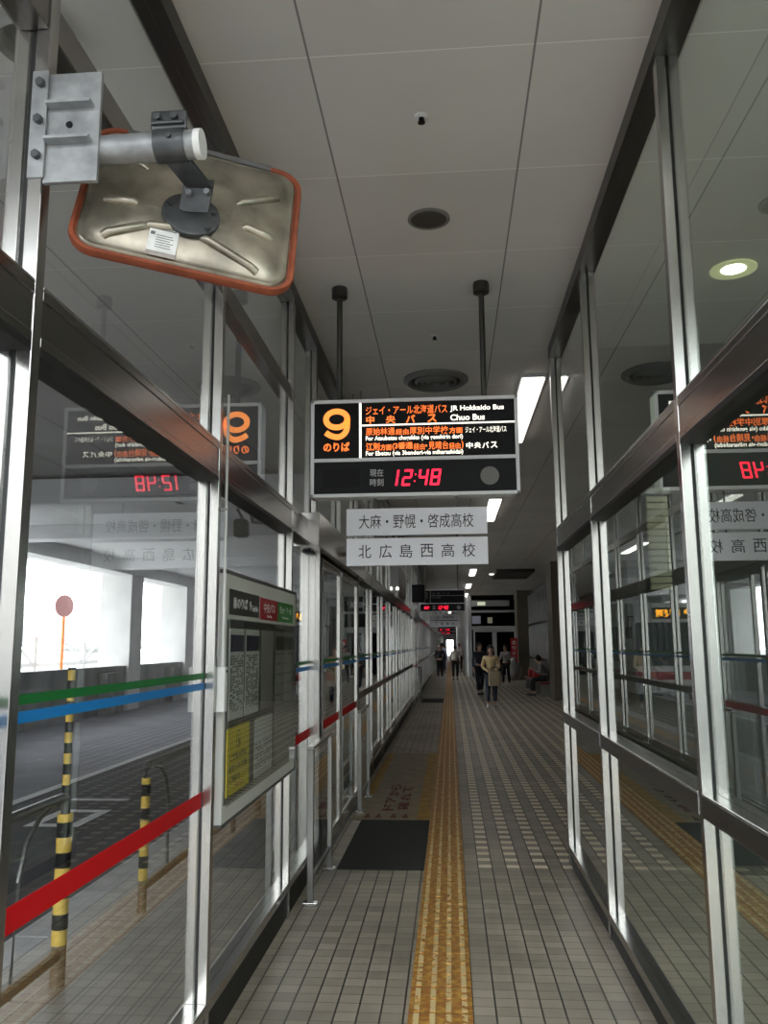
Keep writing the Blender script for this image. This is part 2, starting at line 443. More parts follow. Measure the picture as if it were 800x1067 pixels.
# ---------------------------------------------------------------- glazed walls
PD = .05  # half depth of a post
def post(mb, gk, x, y, z0=0.0, z1=CZ - .1, w=.045):
    mb.box(x - PD, x - .009, y - w / 2, y + w / 2, z0, z1, .003)
    mb.box(x + .009, x + PD, y - w / 2, y + w / 2, z0, z1, .003)
    gk.box(x - .0095, x + .0095, y - w / 2 + .006, y + w / 2 - .006, z0, z1)
def rail(mb, x, y0, y1, z0, z1, d=PD):
    mb.box(x - d, x + d, y0, y1, z0, z1, .003)
def pane(mb, x, y0, y1, z0, z1, t=.004): mb.box(x - t, x + t, y0, y1, z0, z1)

win_n = [0]
def bay(x, y0, y1, glass='glass', mid=None, upper=3.38, side='left', stripes=True, detail=True, foot=.16, skip_low=False):
    """a glazed bay from the post at y0 to the post at y1 (the post at y1 belongs to it)"""
    win_n[0] += 1
    e = empty('window_%d' % win_n[0], (x, (y0 + y1) / 2, 0), kind='structure')
    f = MB(); g = MB()
    post(f, g, x, y1)
    a, b = y0 + .0235, y1 - .0235
    h = MB()
    rail(f, x, a, b, 2.628, 2.64, PD); rail(h, x, a, b, 2.47, 2.50, PD); rail(h, x, a, b, 2.60, 2.628, PD)
    h.box(x - PD + .004, x + PD - .004, a, b, 2.50, 2.60)
    g.box(x - PD + .001, x + PD - .001, a, b, 2.448, 2.47) if detail else None
    if upper:
        rail(h, x, a, b, upper - .02, upper + .085, PD - .008)
    if foot:
        rail(f, x, a, b, foot, foot + .05, PD)
        g.box(x - PD + .012, x + PD - .012, a, b, .0, foot)
    if mid:
        rail(h, x, a, b, mid, mid + .078, PD + .004); rail(f, x, a, b, mid + .078, mid + .085, PD + .004)
    f.build('frame', 'steel', e); g.build('gasket', 'gasket', e); h.build('transom', 'steel_dark_refl', e)
    t = MB(); t.box(x - .06, x + .06, y0, y1, CZ - .1, CZ); t.build('top_rail', 'steel_dark', e)
    zs = [(foot + .05 if foot else .02, mid)] + [(mid + .085, 2.45)] if mid else [(foot + .05, 2.45)]
    zs += ([(2.64, upper), (upper + .075, CZ - .1)] if upper else [(2.64, CZ - .1)])
    gl = MB()
    for z0, z1 in zs: pane(gl, x, a, b, z0, z1)
    gl.build('glass_pane', glass, e)
    if stripes:
        for nm, z, h in (('red', 1.035, .066), ('green', 1.567, .026), ('blue', 1.522, .03)):
            if nm == 'red' and mid: continue
            MB().box(x + .0042, x + .0055, a, b, z - h / 2, z + h / 2).build('stripe', nm, e)
    return e

LY = [.1, 1.985, 3.74, 5.55]
for a, b in zip(LY, LY[1:]): bay(LX, a, b)
# glazed side light beside the door
bay(LX, 5.55, 6.55, upper=None)
# far part
y = 9.6
ys = [9.6]
while y < 23.5: y += 1.79; ys.append(y)
for a, b in zip(ys, ys[1:]):
    e = bay(LX, a, b, mid=1.08, upper=3.38)
    MB().box(LX - .03, LX + .03, a + .06, b - .06, .22, .30).build('kick_rail', 'steel', e)
ye = ys[-1]

# doors -----------------------------------------------------------
def door_unit(name, y0, y1, hz0=2.43, hz1=2.69):
    """sliding door pair in a header box; the jambs stand at y0 and y1"""
    e = empty(name, (LX, (y0 + y1) / 2, 0), kind='structure')
    k = MB(); k.box(LX - .05, -.965, y0 - .42, y1 + .1, hz0, hz1, .004); k.build('header_box', 'steel', e)
    MB().box(LX - .035, LX + .035, y0 - .2, y1, hz0 - .02, hz0 - .001).build('header_slot', 'gasket', e)
    f = MB(); g = MB()
    f.box(LX - .06, LX - .008, y0 - .05, y0, 0, hz0, .003); f.box(LX + .0, LX + .085, y0 - .05, y0, 0, hz0, .003)
    g.box(LX - .008, LX, y0 - .045, y0 - .005, 0, hz0)
    f.box(LX - .05, LX + .06, y1, y1 + .05, 0, hz0, .003)
    f.build('jamb', 'steel', e); g.build('jamb_gasket', 'gasket', e)
    L = (y1 - y0)
    # leaves: stiles, rails and glass
    for j, (a, b, xx) in enumerate(((y0 + .25, y0 + .25 + L * .38, LX + .045), (y0 + .3 + L * .39, y1 - .12, LX + .045), (y0 + .02, y0 + L * .33, LX - .03), (y1 - L * .34, y1 - .02, LX - .03))):
        s = MB()
        s.box(xx - .02, xx + .02, a, a + .05, .03, hz0 - .02, .003); s.box(xx - .02, xx + .02, b - .05, b, .03, hz0 - .02, .003)
        s.box(xx - .018, xx + .018, a + .05, b - .05, .03, .14, .003); s.box(xx - .018, xx + .018, a + .05, b - .05, hz0 - .09, hz0 - .02, .003)
        lf = s.build('door_leaf', 'steel', e)
        MB().box(xx - .003, xx + .003, a + .05, b - .05, .14, hz0 - .09).build('leaf_glass', 'glass', lf)
        for nm, z, h in (('red', 1.05, .07), ('green', 1.567, .026), ('blue', 1.522, .03)):
            MB().box(xx + .0032, xx + .0045, a + .05, b - .05, z - h / 2, z + h / 2).build('leaf_stripe', nm, lf)
    MB().box(LX - .05, LX + .07, y0, y1, .0, .012).build('threshold', 'steel_dull', e)
    # glazing above the header
    s = MB(); g2 = MB()
    for yy in (y0 - .02, (y0 + y1) / 2, y1 + .02): post(s, g2, LX, yy, hz1, CZ - .1)
    s.build('upper_post', 'steel', e); g2.build('upper_gasket', 'gasket', e)
    MB().box(LX - .004, LX + .004, y0, (y0 + y1) / 2 - .02, hz1, CZ - .1).box(LX - .004, LX + .004, (y0 + y1) / 2 + .02, y1, hz1, CZ - .1).build('upper_glass', 'glass', e)
    MB().box(LX - .06, LX + .06, y0 - .02, y1 + .05, CZ - .1, CZ).build('top_rail', 'steel_dark', e)
    return e
door_unit('door_1', 6.58, 9.55)
door_unit('door_2', ye + .05, ye + 3.0)
y = ye + 3.1
ys = [y]
while y < 44: y += 1.79; ys.append(y)
for a, b in zip(ys, ys[1:]):
    e = bay(LX, a, b, mid=1.08, upper=3.38, detail=False)
# the distant end of the glazed wall, in one run
f = MB(); y = ys[-1]; g = MB()
while y < YEND:
    f.box(LX - .05, LX + .05, y, y + .045, 0, CZ); y += 1.79
for z in (.16, 1.08, 2.47, 3.38): f.box(LX - .05, LX + .05, ys[-1], YEND, z, z + .07)
struct(f.build('wall_left', 'steel'))
struct(MB().box(LX - .004, LX + .004, ys[-1] + .1, YEND, .2, 4.1).build('window_far', 'glass'))

# right glazed wall (ends at the hall)
RY = [-.35, 1.45, 3.22, 5.26, 6.93]
for a, b in zip(RY, RY[1:]):
    bay(RX, a, b, glass='glass_green', mid=1.08, upper=None, side='right', stripes=False, foot=.10)
# waiting room behind the right glass
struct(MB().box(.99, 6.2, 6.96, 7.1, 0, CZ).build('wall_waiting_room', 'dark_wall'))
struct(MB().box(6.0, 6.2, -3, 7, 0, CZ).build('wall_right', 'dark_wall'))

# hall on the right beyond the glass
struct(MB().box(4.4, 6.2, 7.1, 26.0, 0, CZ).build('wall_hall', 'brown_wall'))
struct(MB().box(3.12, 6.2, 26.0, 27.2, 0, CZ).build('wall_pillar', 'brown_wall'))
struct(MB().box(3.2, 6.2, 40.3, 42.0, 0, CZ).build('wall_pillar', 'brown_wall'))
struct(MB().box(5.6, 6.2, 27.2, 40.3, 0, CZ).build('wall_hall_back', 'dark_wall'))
e = empty('window_hall', (3.75, 33, 0), kind='structure')
f = MB()
yy = 27.6
while yy < 40.2:
    f.box(3.70, 3.80, yy, yy + .10, .1, 4.0); yy += .9
for z in (.1, 1.0, 2.5, 3.9): f.box(3.70, 3.80, 27.2, 40.3, z, z + .1)
f.build('frame', 'steel', e)
MB().box(3.74, 3.76, 27.2, 40.3, .2, 3.9).build('glass_pane', 'glass_far', e)
# glazed facade with two doors at the end of the hall
FY = 44.0
e = empty('door_hall', (2.3, FY, 0), kind='structure')
f = MB()
f.box(.93, 1.12, FY - .1, FY + .1, 0, CZ)
f.box(1.12, 3.9, FY - .05, FY + .05, 2.42, 2.60); f.box(1.12, 3.9, FY - .05, FY + .05, 3.3, 3.42)
for xx, ww in ((1.2, .09), (2.18, .22), (3.3, .12)):
    f.box(xx, xx + ww, FY - .05, FY + .05, 0, 2.42)
f.box(1.2, 3.4, FY - .05, FY + .05, 0, .1); f.box(1.29, 3.3, FY - .05, FY + .05, 2.3, 2.42)
f.build('frame', 'facade', e)
MB().box(1.12, 4.0, FY - .01, FY + .01, .1, CZ).build('glass_pane', 'glass_far', e)
struct(MB().box(.93, 1.05, FY + .1, YEND, 0, CZ).build('wall_corridor', 'concrete'))
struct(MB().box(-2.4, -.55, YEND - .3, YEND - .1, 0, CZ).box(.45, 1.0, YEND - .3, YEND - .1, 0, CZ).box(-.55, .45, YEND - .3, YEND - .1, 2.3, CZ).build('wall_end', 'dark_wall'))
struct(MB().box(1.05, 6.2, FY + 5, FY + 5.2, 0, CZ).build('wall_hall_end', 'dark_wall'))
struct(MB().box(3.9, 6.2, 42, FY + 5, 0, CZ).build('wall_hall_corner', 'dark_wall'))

# ================================================================= CEILING THINGS
def lamp(x, y, label, L=2.5, along=True, w=.2):
    e = empty('fluorescent_light', (x, y, CZ), label, 'ceiling light', 'fluorescent ceiling lights over the corridor')
    hx, hy = (w / 2, L / 2) if along else (L / 2, w / 2)
    MB().box(x - hx - .02, x + hx + .02, y - hy - .02, y + hy + .02, CZ - .03, CZ, .004).build('housing', 'white', e)
    MB().box(x - hx, x + hx, y - hy, y + hy, CZ - .055, CZ - .03, .006).build('diffuser', 'lamp', e)
    return e
lamp(.83, 8.9, 'bright fluorescent ceiling light nearest the camera, right of the clock sign')
lamp(.83, 15.6, 'fluorescent ceiling light just below the right end of the clock sign')
lamp(.83, 22.4, 'fluorescent ceiling light half hidden by the white destination plates')
for y_, lb in ((29.4, 'first small ceiling light below the white plates, largest of the distant row'), (36.3, 'second small ceiling light in the distant row'), (43.2, 'third small ceiling light, just over the white facade post')):
    lamp(.83, y_, lb)
for i in range(10):
    o = lamp(.0, 52 + 7.5 * i, 'tiny far ceiling light in the narrow corridor beyond the white facade post')
    o['group'] = 'tiny far corridor lights'
lamp(.83, .85, 'overhead fluorescent light above the camera, outside the picture')
o = lamp(1.95, 30.2, 'thin fluorescent light lying across the hall ceiling before the white doors', 1.0, False, .12)

def round_disc(name, x, y, prof, m, parent, seg=36): return MB().lathe((x, y, CZ), prof, seg).build(name, m, parent, True)
e = empty('ceiling_speaker', (-.08, 4.64, CZ), 'dark round speaker grille set in the ceiling panel', 'ceiling speaker')
round_disc('rim', -.08, 4.64, [(.125, 0), (.125, -.008), (.115, -.012), (.106, -.012), (.106, 0)], 'ventgrey', e)
round_disc('grille', -.08, 4.64, [(.106, 0), (.106, -.006), (.0, -.01)][:2] + [(.01, -.012)], 'beige', e)
e = empty('air_diffuser', (-.09, 7.7, CZ), 'large round air diffuser of nested rings above the clock sign', 'ceiling vent')
round_disc('outer_ring', -.09, 7.7, [(.31, 0), (.31, -.02), (.27, -.045), (.24, -.03), (.24, 0)], 'ventgrey', e)
for r in (.20, .145, .09):
    round_disc('ring', -.09, 7.7, [(r, -.01), (r, -.03), (r - .022, -.05), (r - .03, -.03), (r - .03, -.01)], 'ventgrey', e)
round_disc('core', -.09, 7.7, [(.04, 0), (.04, -.05), (.01, -.055)], 'ventgrey', e)
round_disc('throat', -.09, 7.7, [(.238, 0), (.238, -.004), (.01, -.004)], 'beige', e)
for (x, y, lb) in ((-.09, 3.66, 'small white sprinkler head in the ceiling nearest the camera'), (-.08, 6.55, 'tiny ceiling sprinkler between the two hanging rods')):
    e = empty('sprinkler', (x, y, CZ), lb, 'sprinkler', 'ceiling sprinklers')
    MB().lathe((x, y, CZ), [(.033, 0), (.033, -.006), (.022, -.012), (.01, -.012)], 20).build('plate', 'white', e, True)
    MB().lathe((x, y, CZ), [(.013, -.012), (.013, -.03), (.018, -.032), (.018, -.036), (.004, -.038)], 14).build('head', 'black', e, True)
# suspended sensors left of the clock sign
for (x, y, z, h, wd, lb) in ((-.93, 8.1, 3.93, .085, .04, 'small white sensor hanging on a wire left of the clock sign'), (-.84, 8.0, 3.72, .10, .075, 'grey box on a thin drop pipe behind the left end of the clock sign')):
    e = empty('hanging_sensor', (x, y, z), lb, 'sensor')
    MB().cyl((x, y, z + h), (x, y, CZ), .006, seg=8).build('stem', 'ventgrey', e)
    MB().box(x - wd / 2, x + wd / 2, y - .03, y + .03, z, z + h, .008).build('housing', 'ventgrey', e)
# round smoke detector seen between the track and the post, bus side
e = empty('ceiling_duct', (-1.62, 2.9, CZ), 'round dark duct collar in the ceiling behind the mirror bracket', 'duct')
MB().lathe((-1.62, 2.9, CZ - .06), [(.16, 0), (.16, -.05), (.14, -.07), (.12, -.05), (.12, 0)], 32).build('collar', 'ventgrey', e, True)
# waiting room downlight
e = empty('downlight', (1.96, 5.5, CZ), 'round recessed downlight glowing pale yellow behind the right glass', 'downlight')
MB().lathe((1.96, 5.5, CZ), [(.15, -.004), (.15, -.014), (.135, -.018), (.085, -.006), (.08, -.004)], 32).build('reflector', 'reflector_glow', e, True)
MB().lathe((1.96, 5.5, CZ), [(.08, 0), (.08, -.008), (.01, -.012)], 24).build('lens', 'downbulb', e, True)
l = bpy.data.lights.new('downlight_glow', 'SPOT'); l.energy = 60; l.color = (1, .93, .75); l.spot_size = 2.4; l.shadow_soft_size = .08
lo = bpy.data.objects.new('bulb', l); col.objects.link(lo); lo.parent = e; lo.location = (0, 0, -.03)

for (x, y, lb) in ((-4.6, 13.4, 'black slot diffuser in the white lane ceiling, nearer one'), (-3.3, 19.5, 'black slot diffuser in the white lane ceiling, farther one')):
    e = empty('slot_diffuser', (x, y, CZ - .06), lb, 'ceiling vent')
    MB().box(x - .06, x + .06, y - .6, y + .6, CZ - .068, CZ - .06).build('slot', 'black', e)
    MB().box(x - .075, x - .06, y - .62, y + .62, CZ - .072, CZ - .06).box(x + .06, x + .075, y - .62, y + .62, CZ - .072, CZ - .06).build('slot_frame', 'white', e)
# ================================================================= CLOCK SIGNS
SX0, SX1, SZ0, SZ1, SD = -.925, .485, 2.682, 3.362, .13
def seg7(ch, O, h, w, parent, mb):
    on = {'1': 'bc', '2': 'abged', '4': 'fgbc', '8': 'abcdefg'}[ch]
    t = h * .13; sh = .16
    def q(x0, z0, x1, z1):
        pts = [(x0, z0), (x1, z0), (x1, z1), (x0, z1)]
        mb.prism([(O[0] + x + z * sh, O[2] + z) for x, z in pts], O[1] - .002, O[1])
    g = t * .18; m_ = h / 2
    S = {'a': (t * .5, h - t, w - t * .5, h), 'd': (t * .5, 0, w - t * .5, t), 'g': (t * .5, m_ - t / 2, w - t * .5, m_ + t / 2),
         'b': (w - t, m_ + g, w, h - g), 'c': (w - t, g, w, m_ - g), 'f': (0, m_ + g, t, h - g), 'e': (0, g, t, m_ - g)}
    for c in on: q(*S[c])
def clock_sign(yy, label, full=True, platform='9', dx=0):
    cx = (SX0 + SX1) / 2
    e = empty('clock_sign', (cx, yy, SZ0), label, 'sign', 'clock signs hanging over the corridor')
    W = SX1 - SX0; H = SZ1 - SZ0
    X = lambda u: SX0 + u * W
    Z = lambda v: SZ0 + v * H
    yf = yy - SD / 2
    k = MB(); t = .024
    k.box(SX0, SX1, yf, yf + SD, SZ0, SZ0 + t, .003); k.box(SX0, SX1, yf, yf + SD, SZ1 - t, SZ1, .003)
    k.box(SX0, SX0 + t, yf, yf + SD, SZ0, SZ1, .003); k.box(SX1 - t, SX1, yf, yf + SD, SZ0, SZ1, .003)
    k.box(SX0 + t, SX1 - t, yf + .002, yf + .02, Z(.36), Z(.395), .002)
    k.build('frame', 'grey_frame', e)
    MB().box(SX0 + t, SX1 - t, yf + .012, yf + SD - .004, SZ0 + t, Z(.36)).build('clock_panel', 'black_gloss', e)
    MB().box(SX0 + t, SX1 - t, yf + .012, yf + SD - .004, Z(.395), SZ1 - t).build('route_panel', 'black', e)
    pf = yf + .0115
    MB().box(X(.236), X(.247), pf - .002, pf, Z(.395), SZ1 - t).box(X(.247), SX1 - t, pf - .002, pf, Z(.722), Z(.737)).build('divider', 'led_wh' if full else 'board_grey', e)
    U = (1, 0, 0); V = (0, 0, 1)
    P = lambda u, v: (X(u), pf, Z(v))
    if full:
        ox, oz = X(.060), Z(.578); nw, nh = .132 * W, .335 * H
        k = MB()
        def ribbon(pts, hw, closed=False):
            n = len(pts); L = []; Rr = []
            for i, (a, b) in enumerate(pts):
                p0 = pts[(i - 1) % n] if closed or i else pts[i]; p1 = pts[(i + 1) % n] if closed or i < n - 1 else pts[i]
                dx, dz = p1[0] - p0[0], p1[1] - p0[1]; l = math.hypot(dx, dz); L.append((a - dz / l * hw, b + dx / l * hw)); Rr.append((a + dz / l * hw, b - dx / l * hw))
            for i in range(n if closed else n - 1):
                j = (i + 1) % n; k.prism([L[i], Rr[i], Rr[j], L[j]], pf - .0015, pf)
        hw = .0195
        cx_, cz_, rx_, rz_ = ox + nw / 2, oz + nh * .665, nw / 2 - hw, nh * .335 - hw
        ribbon([(cx_ + rx_ * math.cos(a * math.pi / 16), cz_ + rz_ * math.sin(a * math.pi / 16)) for a in range(32)], hw, True)
        tail = [(0, 0), (-.008, -.30), (-.05, -.47), (-.15, -.60), (-.32, -.685), (-.50, -.665), (-.66, -.60), (-.80, -.50)]
        sp = []
        for i in range(len(tail) - 1):
            p0, p1, p2, p3 = tail[max(i - 1, 0)], tail[i], tail[i + 1], tail[min(i + 2, len(tail) - 1)]
            for q in range(4):
                t_ = q / 4
                sp.append(tuple(.5 * (2 * p1[c] + (p2[c] - p0[c]) * t_ + (2 * p0[c] - 5 * p1[c] + 4 * p2[c] - p3[c]) * t_ ** 2 + (3 * p1[c] - p0[c] - 3 * p2[c] + p3[c]) * t_ ** 3) for c in (0, 1)))
        sp.append(tail[-1])
        ribbon([(cx_ + rx_ + a * nw, cz_ + b * nh * .8) for a, b in sp], hw)
        k.build('numeral', 'led_nine', e)
        text('のりば', P(.062, .468), U, V, .128 * W, .095 * H, 'numeral_caption', 'led_or', e, .03)
    else:
        text(platform, P(.062, .575), U, V, .128 * W, .33 * H, 'numeral', 'board_trim', e, .02)
    if full:
        it = [('ジェイ・アール北海道バス', P(.268, .838), U, V, .395 * W, .09 * H)]
        for ch, u, wd in (('中', .270, .040), ('央', .365, .048), ('バ', .463, .045), ('ス', .566, .045)): it.append((ch, P(u, .745), U, V, wd * W, .083 * H))
        for ch, u0, u1, sz in (('原始林通', .268, .409, 1), ('経由', .413, .475, .8), ('厚別中学校', .480, .665, 1), ('方面', .670, .735, .8)): it.append((ch, P(u0, .625), U, V, (u1 - u0) * W, .078 * H * sz))
        for ch, u0, u1, sz in (('江別', .268, .335, 1), ('方面', .338, .392, .8), ('(3番通', .396, .495, 1), ('経由', .499, .552, .8), ('・', .556, .564, .3), ('見晴台', .57, .665, 1), ('経由', .669, .722, .8), (')', .727, .737, 1)):
            it.append((ch, P(u0, .467 if ch != '・' else .495), U, V, (u1 - u0) * W, .082 * H * sz))
        texts(it, 'route_text', 'led_or', e, .028, each=True)
        it = [('JR Hokkaido Bus', P(.677, .845), U, V, .257 * W, .065 * H), ('Chuo Bus', P(.677, .757), U, V, .165 * W, .062 * H),
              ('For Atsubetsu chugakko (via genshirin dori)', P(.268, .560), U, V, .467 * W, .058 * H),
              ('For Ebetsu (via 3bandori-via miharashidai)', P(.268, .405), U, V, .467 * W, .058 * H),
              ('ジェイ・アール北海道バス', P(.748, .628), U, V, .195 * W, .062 * H)]
        for ch, u in (('中', .750), ('央', .788), ('バ', .826), ('ス', .866)): it.append((ch, P(u, .468), U, V, .032 * W, .062 * H))
        texts(it, 'english_text', 'led_wh', e, .02, each=True)
    else:
        texts([('中 央 バ ス', P(.27, .78), U, V, .40 * W, .09 * H), ('方面', P(.27, .6), U, V, .2 * W, .09 * H)], 'route_text', 'board_trim', e, .02, each=True)
    # clock row
    MB().box(X(.06), X(.24), pf - .001, pf + .001, Z(.095), Z(.285)).build('blank_display', 'black', e)
    texts([('現在', P(.287, .205), U, V, .065 * W, .075 * H), ('時刻', P(.287, .108), U, V, .065 * W, .075 * H)], 'clock_caption', 'caption', e, 0, each=True)
    k = MB(); h = .165 * H; w_ = .046 * W
    for ch, u in (('1', .372), ('2', .437), ('4', .513), ('8', .572)): seg7(ch, P(u, .105), h, w_, e, k)
    for z in (.28, .68): k.box(X(.498) + h * z * .16 - .005, X(.498) + h * z * .16 + .005, pf - .002, pf, Z(.105) + h * z - .005, Z(.105) + h * z + .005)
    k.build('clock_digits', 'led_red', e)
    if not full:
        texts([('先発', P(.10, .11), U, V, .12 * W, .14 * H)], 'departure_text', 'led_red', e, .05)
    MB().cyl((X(.858), pf - .004, Z(.19)), (X(.858), pf + .001, Z(.19)), .062, seg=36).build('speaker_disc', 'ventgrey', e)
    # rods to the ceiling
    for xx in (-.735, .262):
        r = MB().cyl((xx, yy, SZ1), (xx, yy, CZ - .05), .02, seg=14).build('hanging_rod', 'steel_dark', e, True)
        MB().lathe((xx, yy, CZ), [(.052, 0), (.056, -.012), (.056, -.075), (.045, -.082), (.02, -.082)], 24).build('ceiling_cup', 'steel_dark', r, True)
    return e
clock_sign(5.57, 'large hanging sign with an orange 9, orange route names and red 12:48 clock')
clock_sign(26.0, 'second clock sign down the corridor, small with unlit route names', False, '8')
for y_, lb in ((46.4, 'third clock sign, mostly hidden behind the second'), (66.8, 'fourth tiny clock sign, a red glow under the second sign'), (87.2, 'farthest tiny clock sign glowing red')):
    clock_sign(y_, lb, False, '7')

def dest_plate(yy, z0, z1, txts, label, dx=0):
    e = empty('destination_plate', (-.21 + dx, yy, z0), label, 'sign', 'white destination plates under the clock signs')
    MB().box(-.685 + dx, .262 + dx, yy - .012, yy + .012, z0, z1, .002).build('plate', 'white_plate', e)
    texts([(t, (-.685 + dx + a, yy - .0125, z0 + b), (1, 0, 0), (0, 0, 1), w, h) for t, a, b, w, h in txts], 'lettering', 'ink', e, 0, .001, each=True)
    for xx in (-.49, .06): MB().cyl((xx + dx, yy, z1), (xx + dx, yy, z1 + (.075 if z0 > 2.4 else .02)), .006, seg=8).build('hook', 'steel_dark', e)
    return e
dest_plate(5.57, 2.426, 2.608, [('大麻・野幌・啓成高校', .085, .045, .77, .095)], 'upper white plate with black Japanese lettering hanging under the large clock sign')
dest_plate(5.57, 2.222, 2.406, [(c, .082 + i * .139, .05, .085, .09) for i, c in enumerate('北広島西高校')], 'lower white plate with six spaced black characters under the large clock sign')
dest_plate(26, 2.426, 2.608, [('江別・野幌高校', .15, .045, .6, .095)], 'upper white plate under the second clock sign', .06)
dest_plate(26, 2.222, 2.406, [(c, .17 + i * .17, .05, .085, .09) for i, c in enumerate('工業高校')], 'lower white plate under the second clock sign', .06)
# dark display box left of the second sign
e = empty('ceiling_monitor', (-.88, 22.8, 2.9), 'black boxy monitor hanging beside the glass wall before the second clock sign', 'monitor')
MB().box(-1.02, -.66, 22.6, 23.1, 2.82, 3.3, .03).build('casing', 'black', e)
MB().box(-.98, -.70, 22.592, 22.6, 2.88, 3.25, .003).build('screen', 'black_gloss', e)
MB().cyl((-.84, 22.85, 3.3), (-.84, 22.85, CZ), .02).build('bracket', 'steel_dark', e)

# ================================================================= TRAFFIC MIRROR
e = empty('traffic_mirror', (-1.08, 2.0, 2.95), 'back of a rectangular orange-rimmed traffic mirror bracketed to the top left steel post', 'mirror')
MB().box(-1.068, -1.024, 1.915, 1.923, 2.895, 3.20, .002).build('clamp_strip', 'galv', e)
for z in (3.16, 3.055, 2.955):
    MB().cyl((-1.042, 1.915, z), (-1.042, 1.900, z), .012, seg=6).build('bolt', 'galv_dark', e)
k = MB(); k.box(-1.03, -.885, 1.925, 1.94, 2.885, 3.195, .002); k.build('bracket_plate', 'galv', e)
for z in (3.095, 2.995): MB().box(-1.02, -.90, 1.895, 1.93, z - .004, z + .004).build('rib', 'galv', e)
MB().cyl((-.965, 1.9255, 3.045), (-.965, 1.922, 3.045), .009, seg=16).build('bolt_hole', 'black', e)
MB().cyl((-.985, 1.97, 2.995), (-.64, 1.97, 3.0), .037, seg=28).build('pipe', 'galv', e, True)
MB().cyl((-.64, 1.97, 3.0), (-.622, 1.97, 3.0), .0385, seg=28).build('pipe_cap', 'white', e, True)
k = MB(); k.cyl((-.745, 1.97, 2.999), (-.665, 1.97, 3.0), .043, seg=28); k.box(-.752, -.665, 1.935, 2.005, 3.042, 3.052, .003); k.box(-.755, -.66, 1.945, 1.953, 3.03, 3.085, .006)
cl = k.build('clamp', 'galv_dark', e, True)
for x in (-.735, -.69): MB().cyl((x, 1.945, 3.062), (x, 1.930, 3.062), .010, seg=6).build('bolt', 'galv_dark', e)
MB().cyl((-.70, 1.927, 3.0), (-.70, 1.92, 3.0), .007, seg=10).build('bolt', 'galv_dark', e)
# the mirror panel: local frame on its back face
TL = Vector((-1.004, 2.189, 3.22)); TR = Vector((-.433, 2.399, 3.145)); BR = Vector((-.434, 2.211, 2.672)); BL = Vector((-1.004, 2.001, 2.747))
cen = (TL + TR + BR + BL) / 4
u_ = (TR - TL).normalized(); v_ = (TL - BL); v_ = (v_ - u_ * v_.dot(u_)).normalized(); n_ = u_.cross(v_)
if n_.y > 0: n_ = -n_     # towards the camera
MW, MH = .612, .509
FR = Matrix((u_, v_, n_)).transposed().to_4x4(); FR.translation = cen
def rrect(w, h, r, seg=8):
    pts = []
    for cx, cy, a0 in ((w / 2 - r, h / 2 - r, 0), (-w / 2 + r, h / 2 - r, 90), (-w / 2 + r, -h / 2 + r, 180), (w / 2 - r, -h / 2 + r, 270)):
        for i in range(seg + 1):
            a = math.radians(a0 + 90 * i / seg); pts.append((cx + r * math.cos(a), cy + r * math.sin(a)))
    return pts
def loft(mb, rings, close=True):
    vs = [[mb.bm.verts.new(p) for p in r] for r in rings]
    n = len(vs[0])
    for a, b in zip(vs, vs[1:]):
        for k in range(n): mb.bm.faces.new((a[k], a[(k + 1) % n], b[(k + 1) % n], b[k]))
    if close: mb.bm.faces.new(vs[-1]); mb.bm.faces.new(vs[0][::-1])
# rim
def ring(w, h, r, z): return [(x, y, z) for x, y in rrect(w, h, r)]
k = MB(); loft(k, [ring(MW - .028, MH - .028, .06, .004), ring(MW - .02, MH - .02, .065, .012), ring(MW, MH, .075, .012), ring(MW + .006, MH + .006, .078, 0), ring(MW, MH, .075, -.014), ring(MW - .03, MH - .03, .06, -.014)])
k.build('rim', 'orange_rim', e, True, FR)
k = MB(); k.box(-MW / 2 + .085, MW / 2 - .10, MH / 2 - .016, MH / 2 + .0045, -.012, .0145, .003); k.build('rim_sleeve', 'grey_rim', e, False, FR)
# shallow pressed back, raised in the middle
k = MB(); loft(k, [ring(MW - .03, MH - .03, .06, .002), ring(MW - .045, MH - .045, .055, .012), ring(MW - .075, MH - .075, .05, .012), ring(MW - .10, MH - .10, .04, .022), ring(.26, .18, .03, .040), ring(.22, .15, .03, .043)])
k.build('mirror_back', 'mirror_back', e, True, FR)
k = MB(); loft(k, [ring(MW - .03, MH - .03, .06, -.02), ring(.3, .25, .04, -.035)]); k.build('mirror_face', mat('mirror face', (.8, .8, .8), .02, 1), e, True, FR)
def ridge(x0, y0, x1, y1, z0, z1, r=.011):
    k = MB(); k.tube([(x0, y0, z0), (x0 + (x1 - x0) * .1, y0 + (y1 - y0) * .1, z0 + .008 + (z1 - z0) * .1), (x0 + (x1 - x0) * .9, y0 + (y1 - y0) * .9, z0 + .006 + (z1 - z0) * .9), (x1, y1, z1)], r, 10)
    k.build('pressed_rib', 'mirror_back', e, True, FR)
ridge(.12, .025, .235, .105, .030, .018, .013); ridge(.15, -.06, .23, -.07, .030, .020, .013)
ridge(-.215, -.20, -.11, -.14, .018, .028, .013); ridge(-.23, -.07, -.15, -.065, .020, .032, .012)
ridge(.04, -.14, .20, -.205, .032, .016, .012); ridge(-.22, .12, -.14, .08, .020, .030, .010); ridge(-.11, -.14, -.03, -.13, .028, .034, .012)
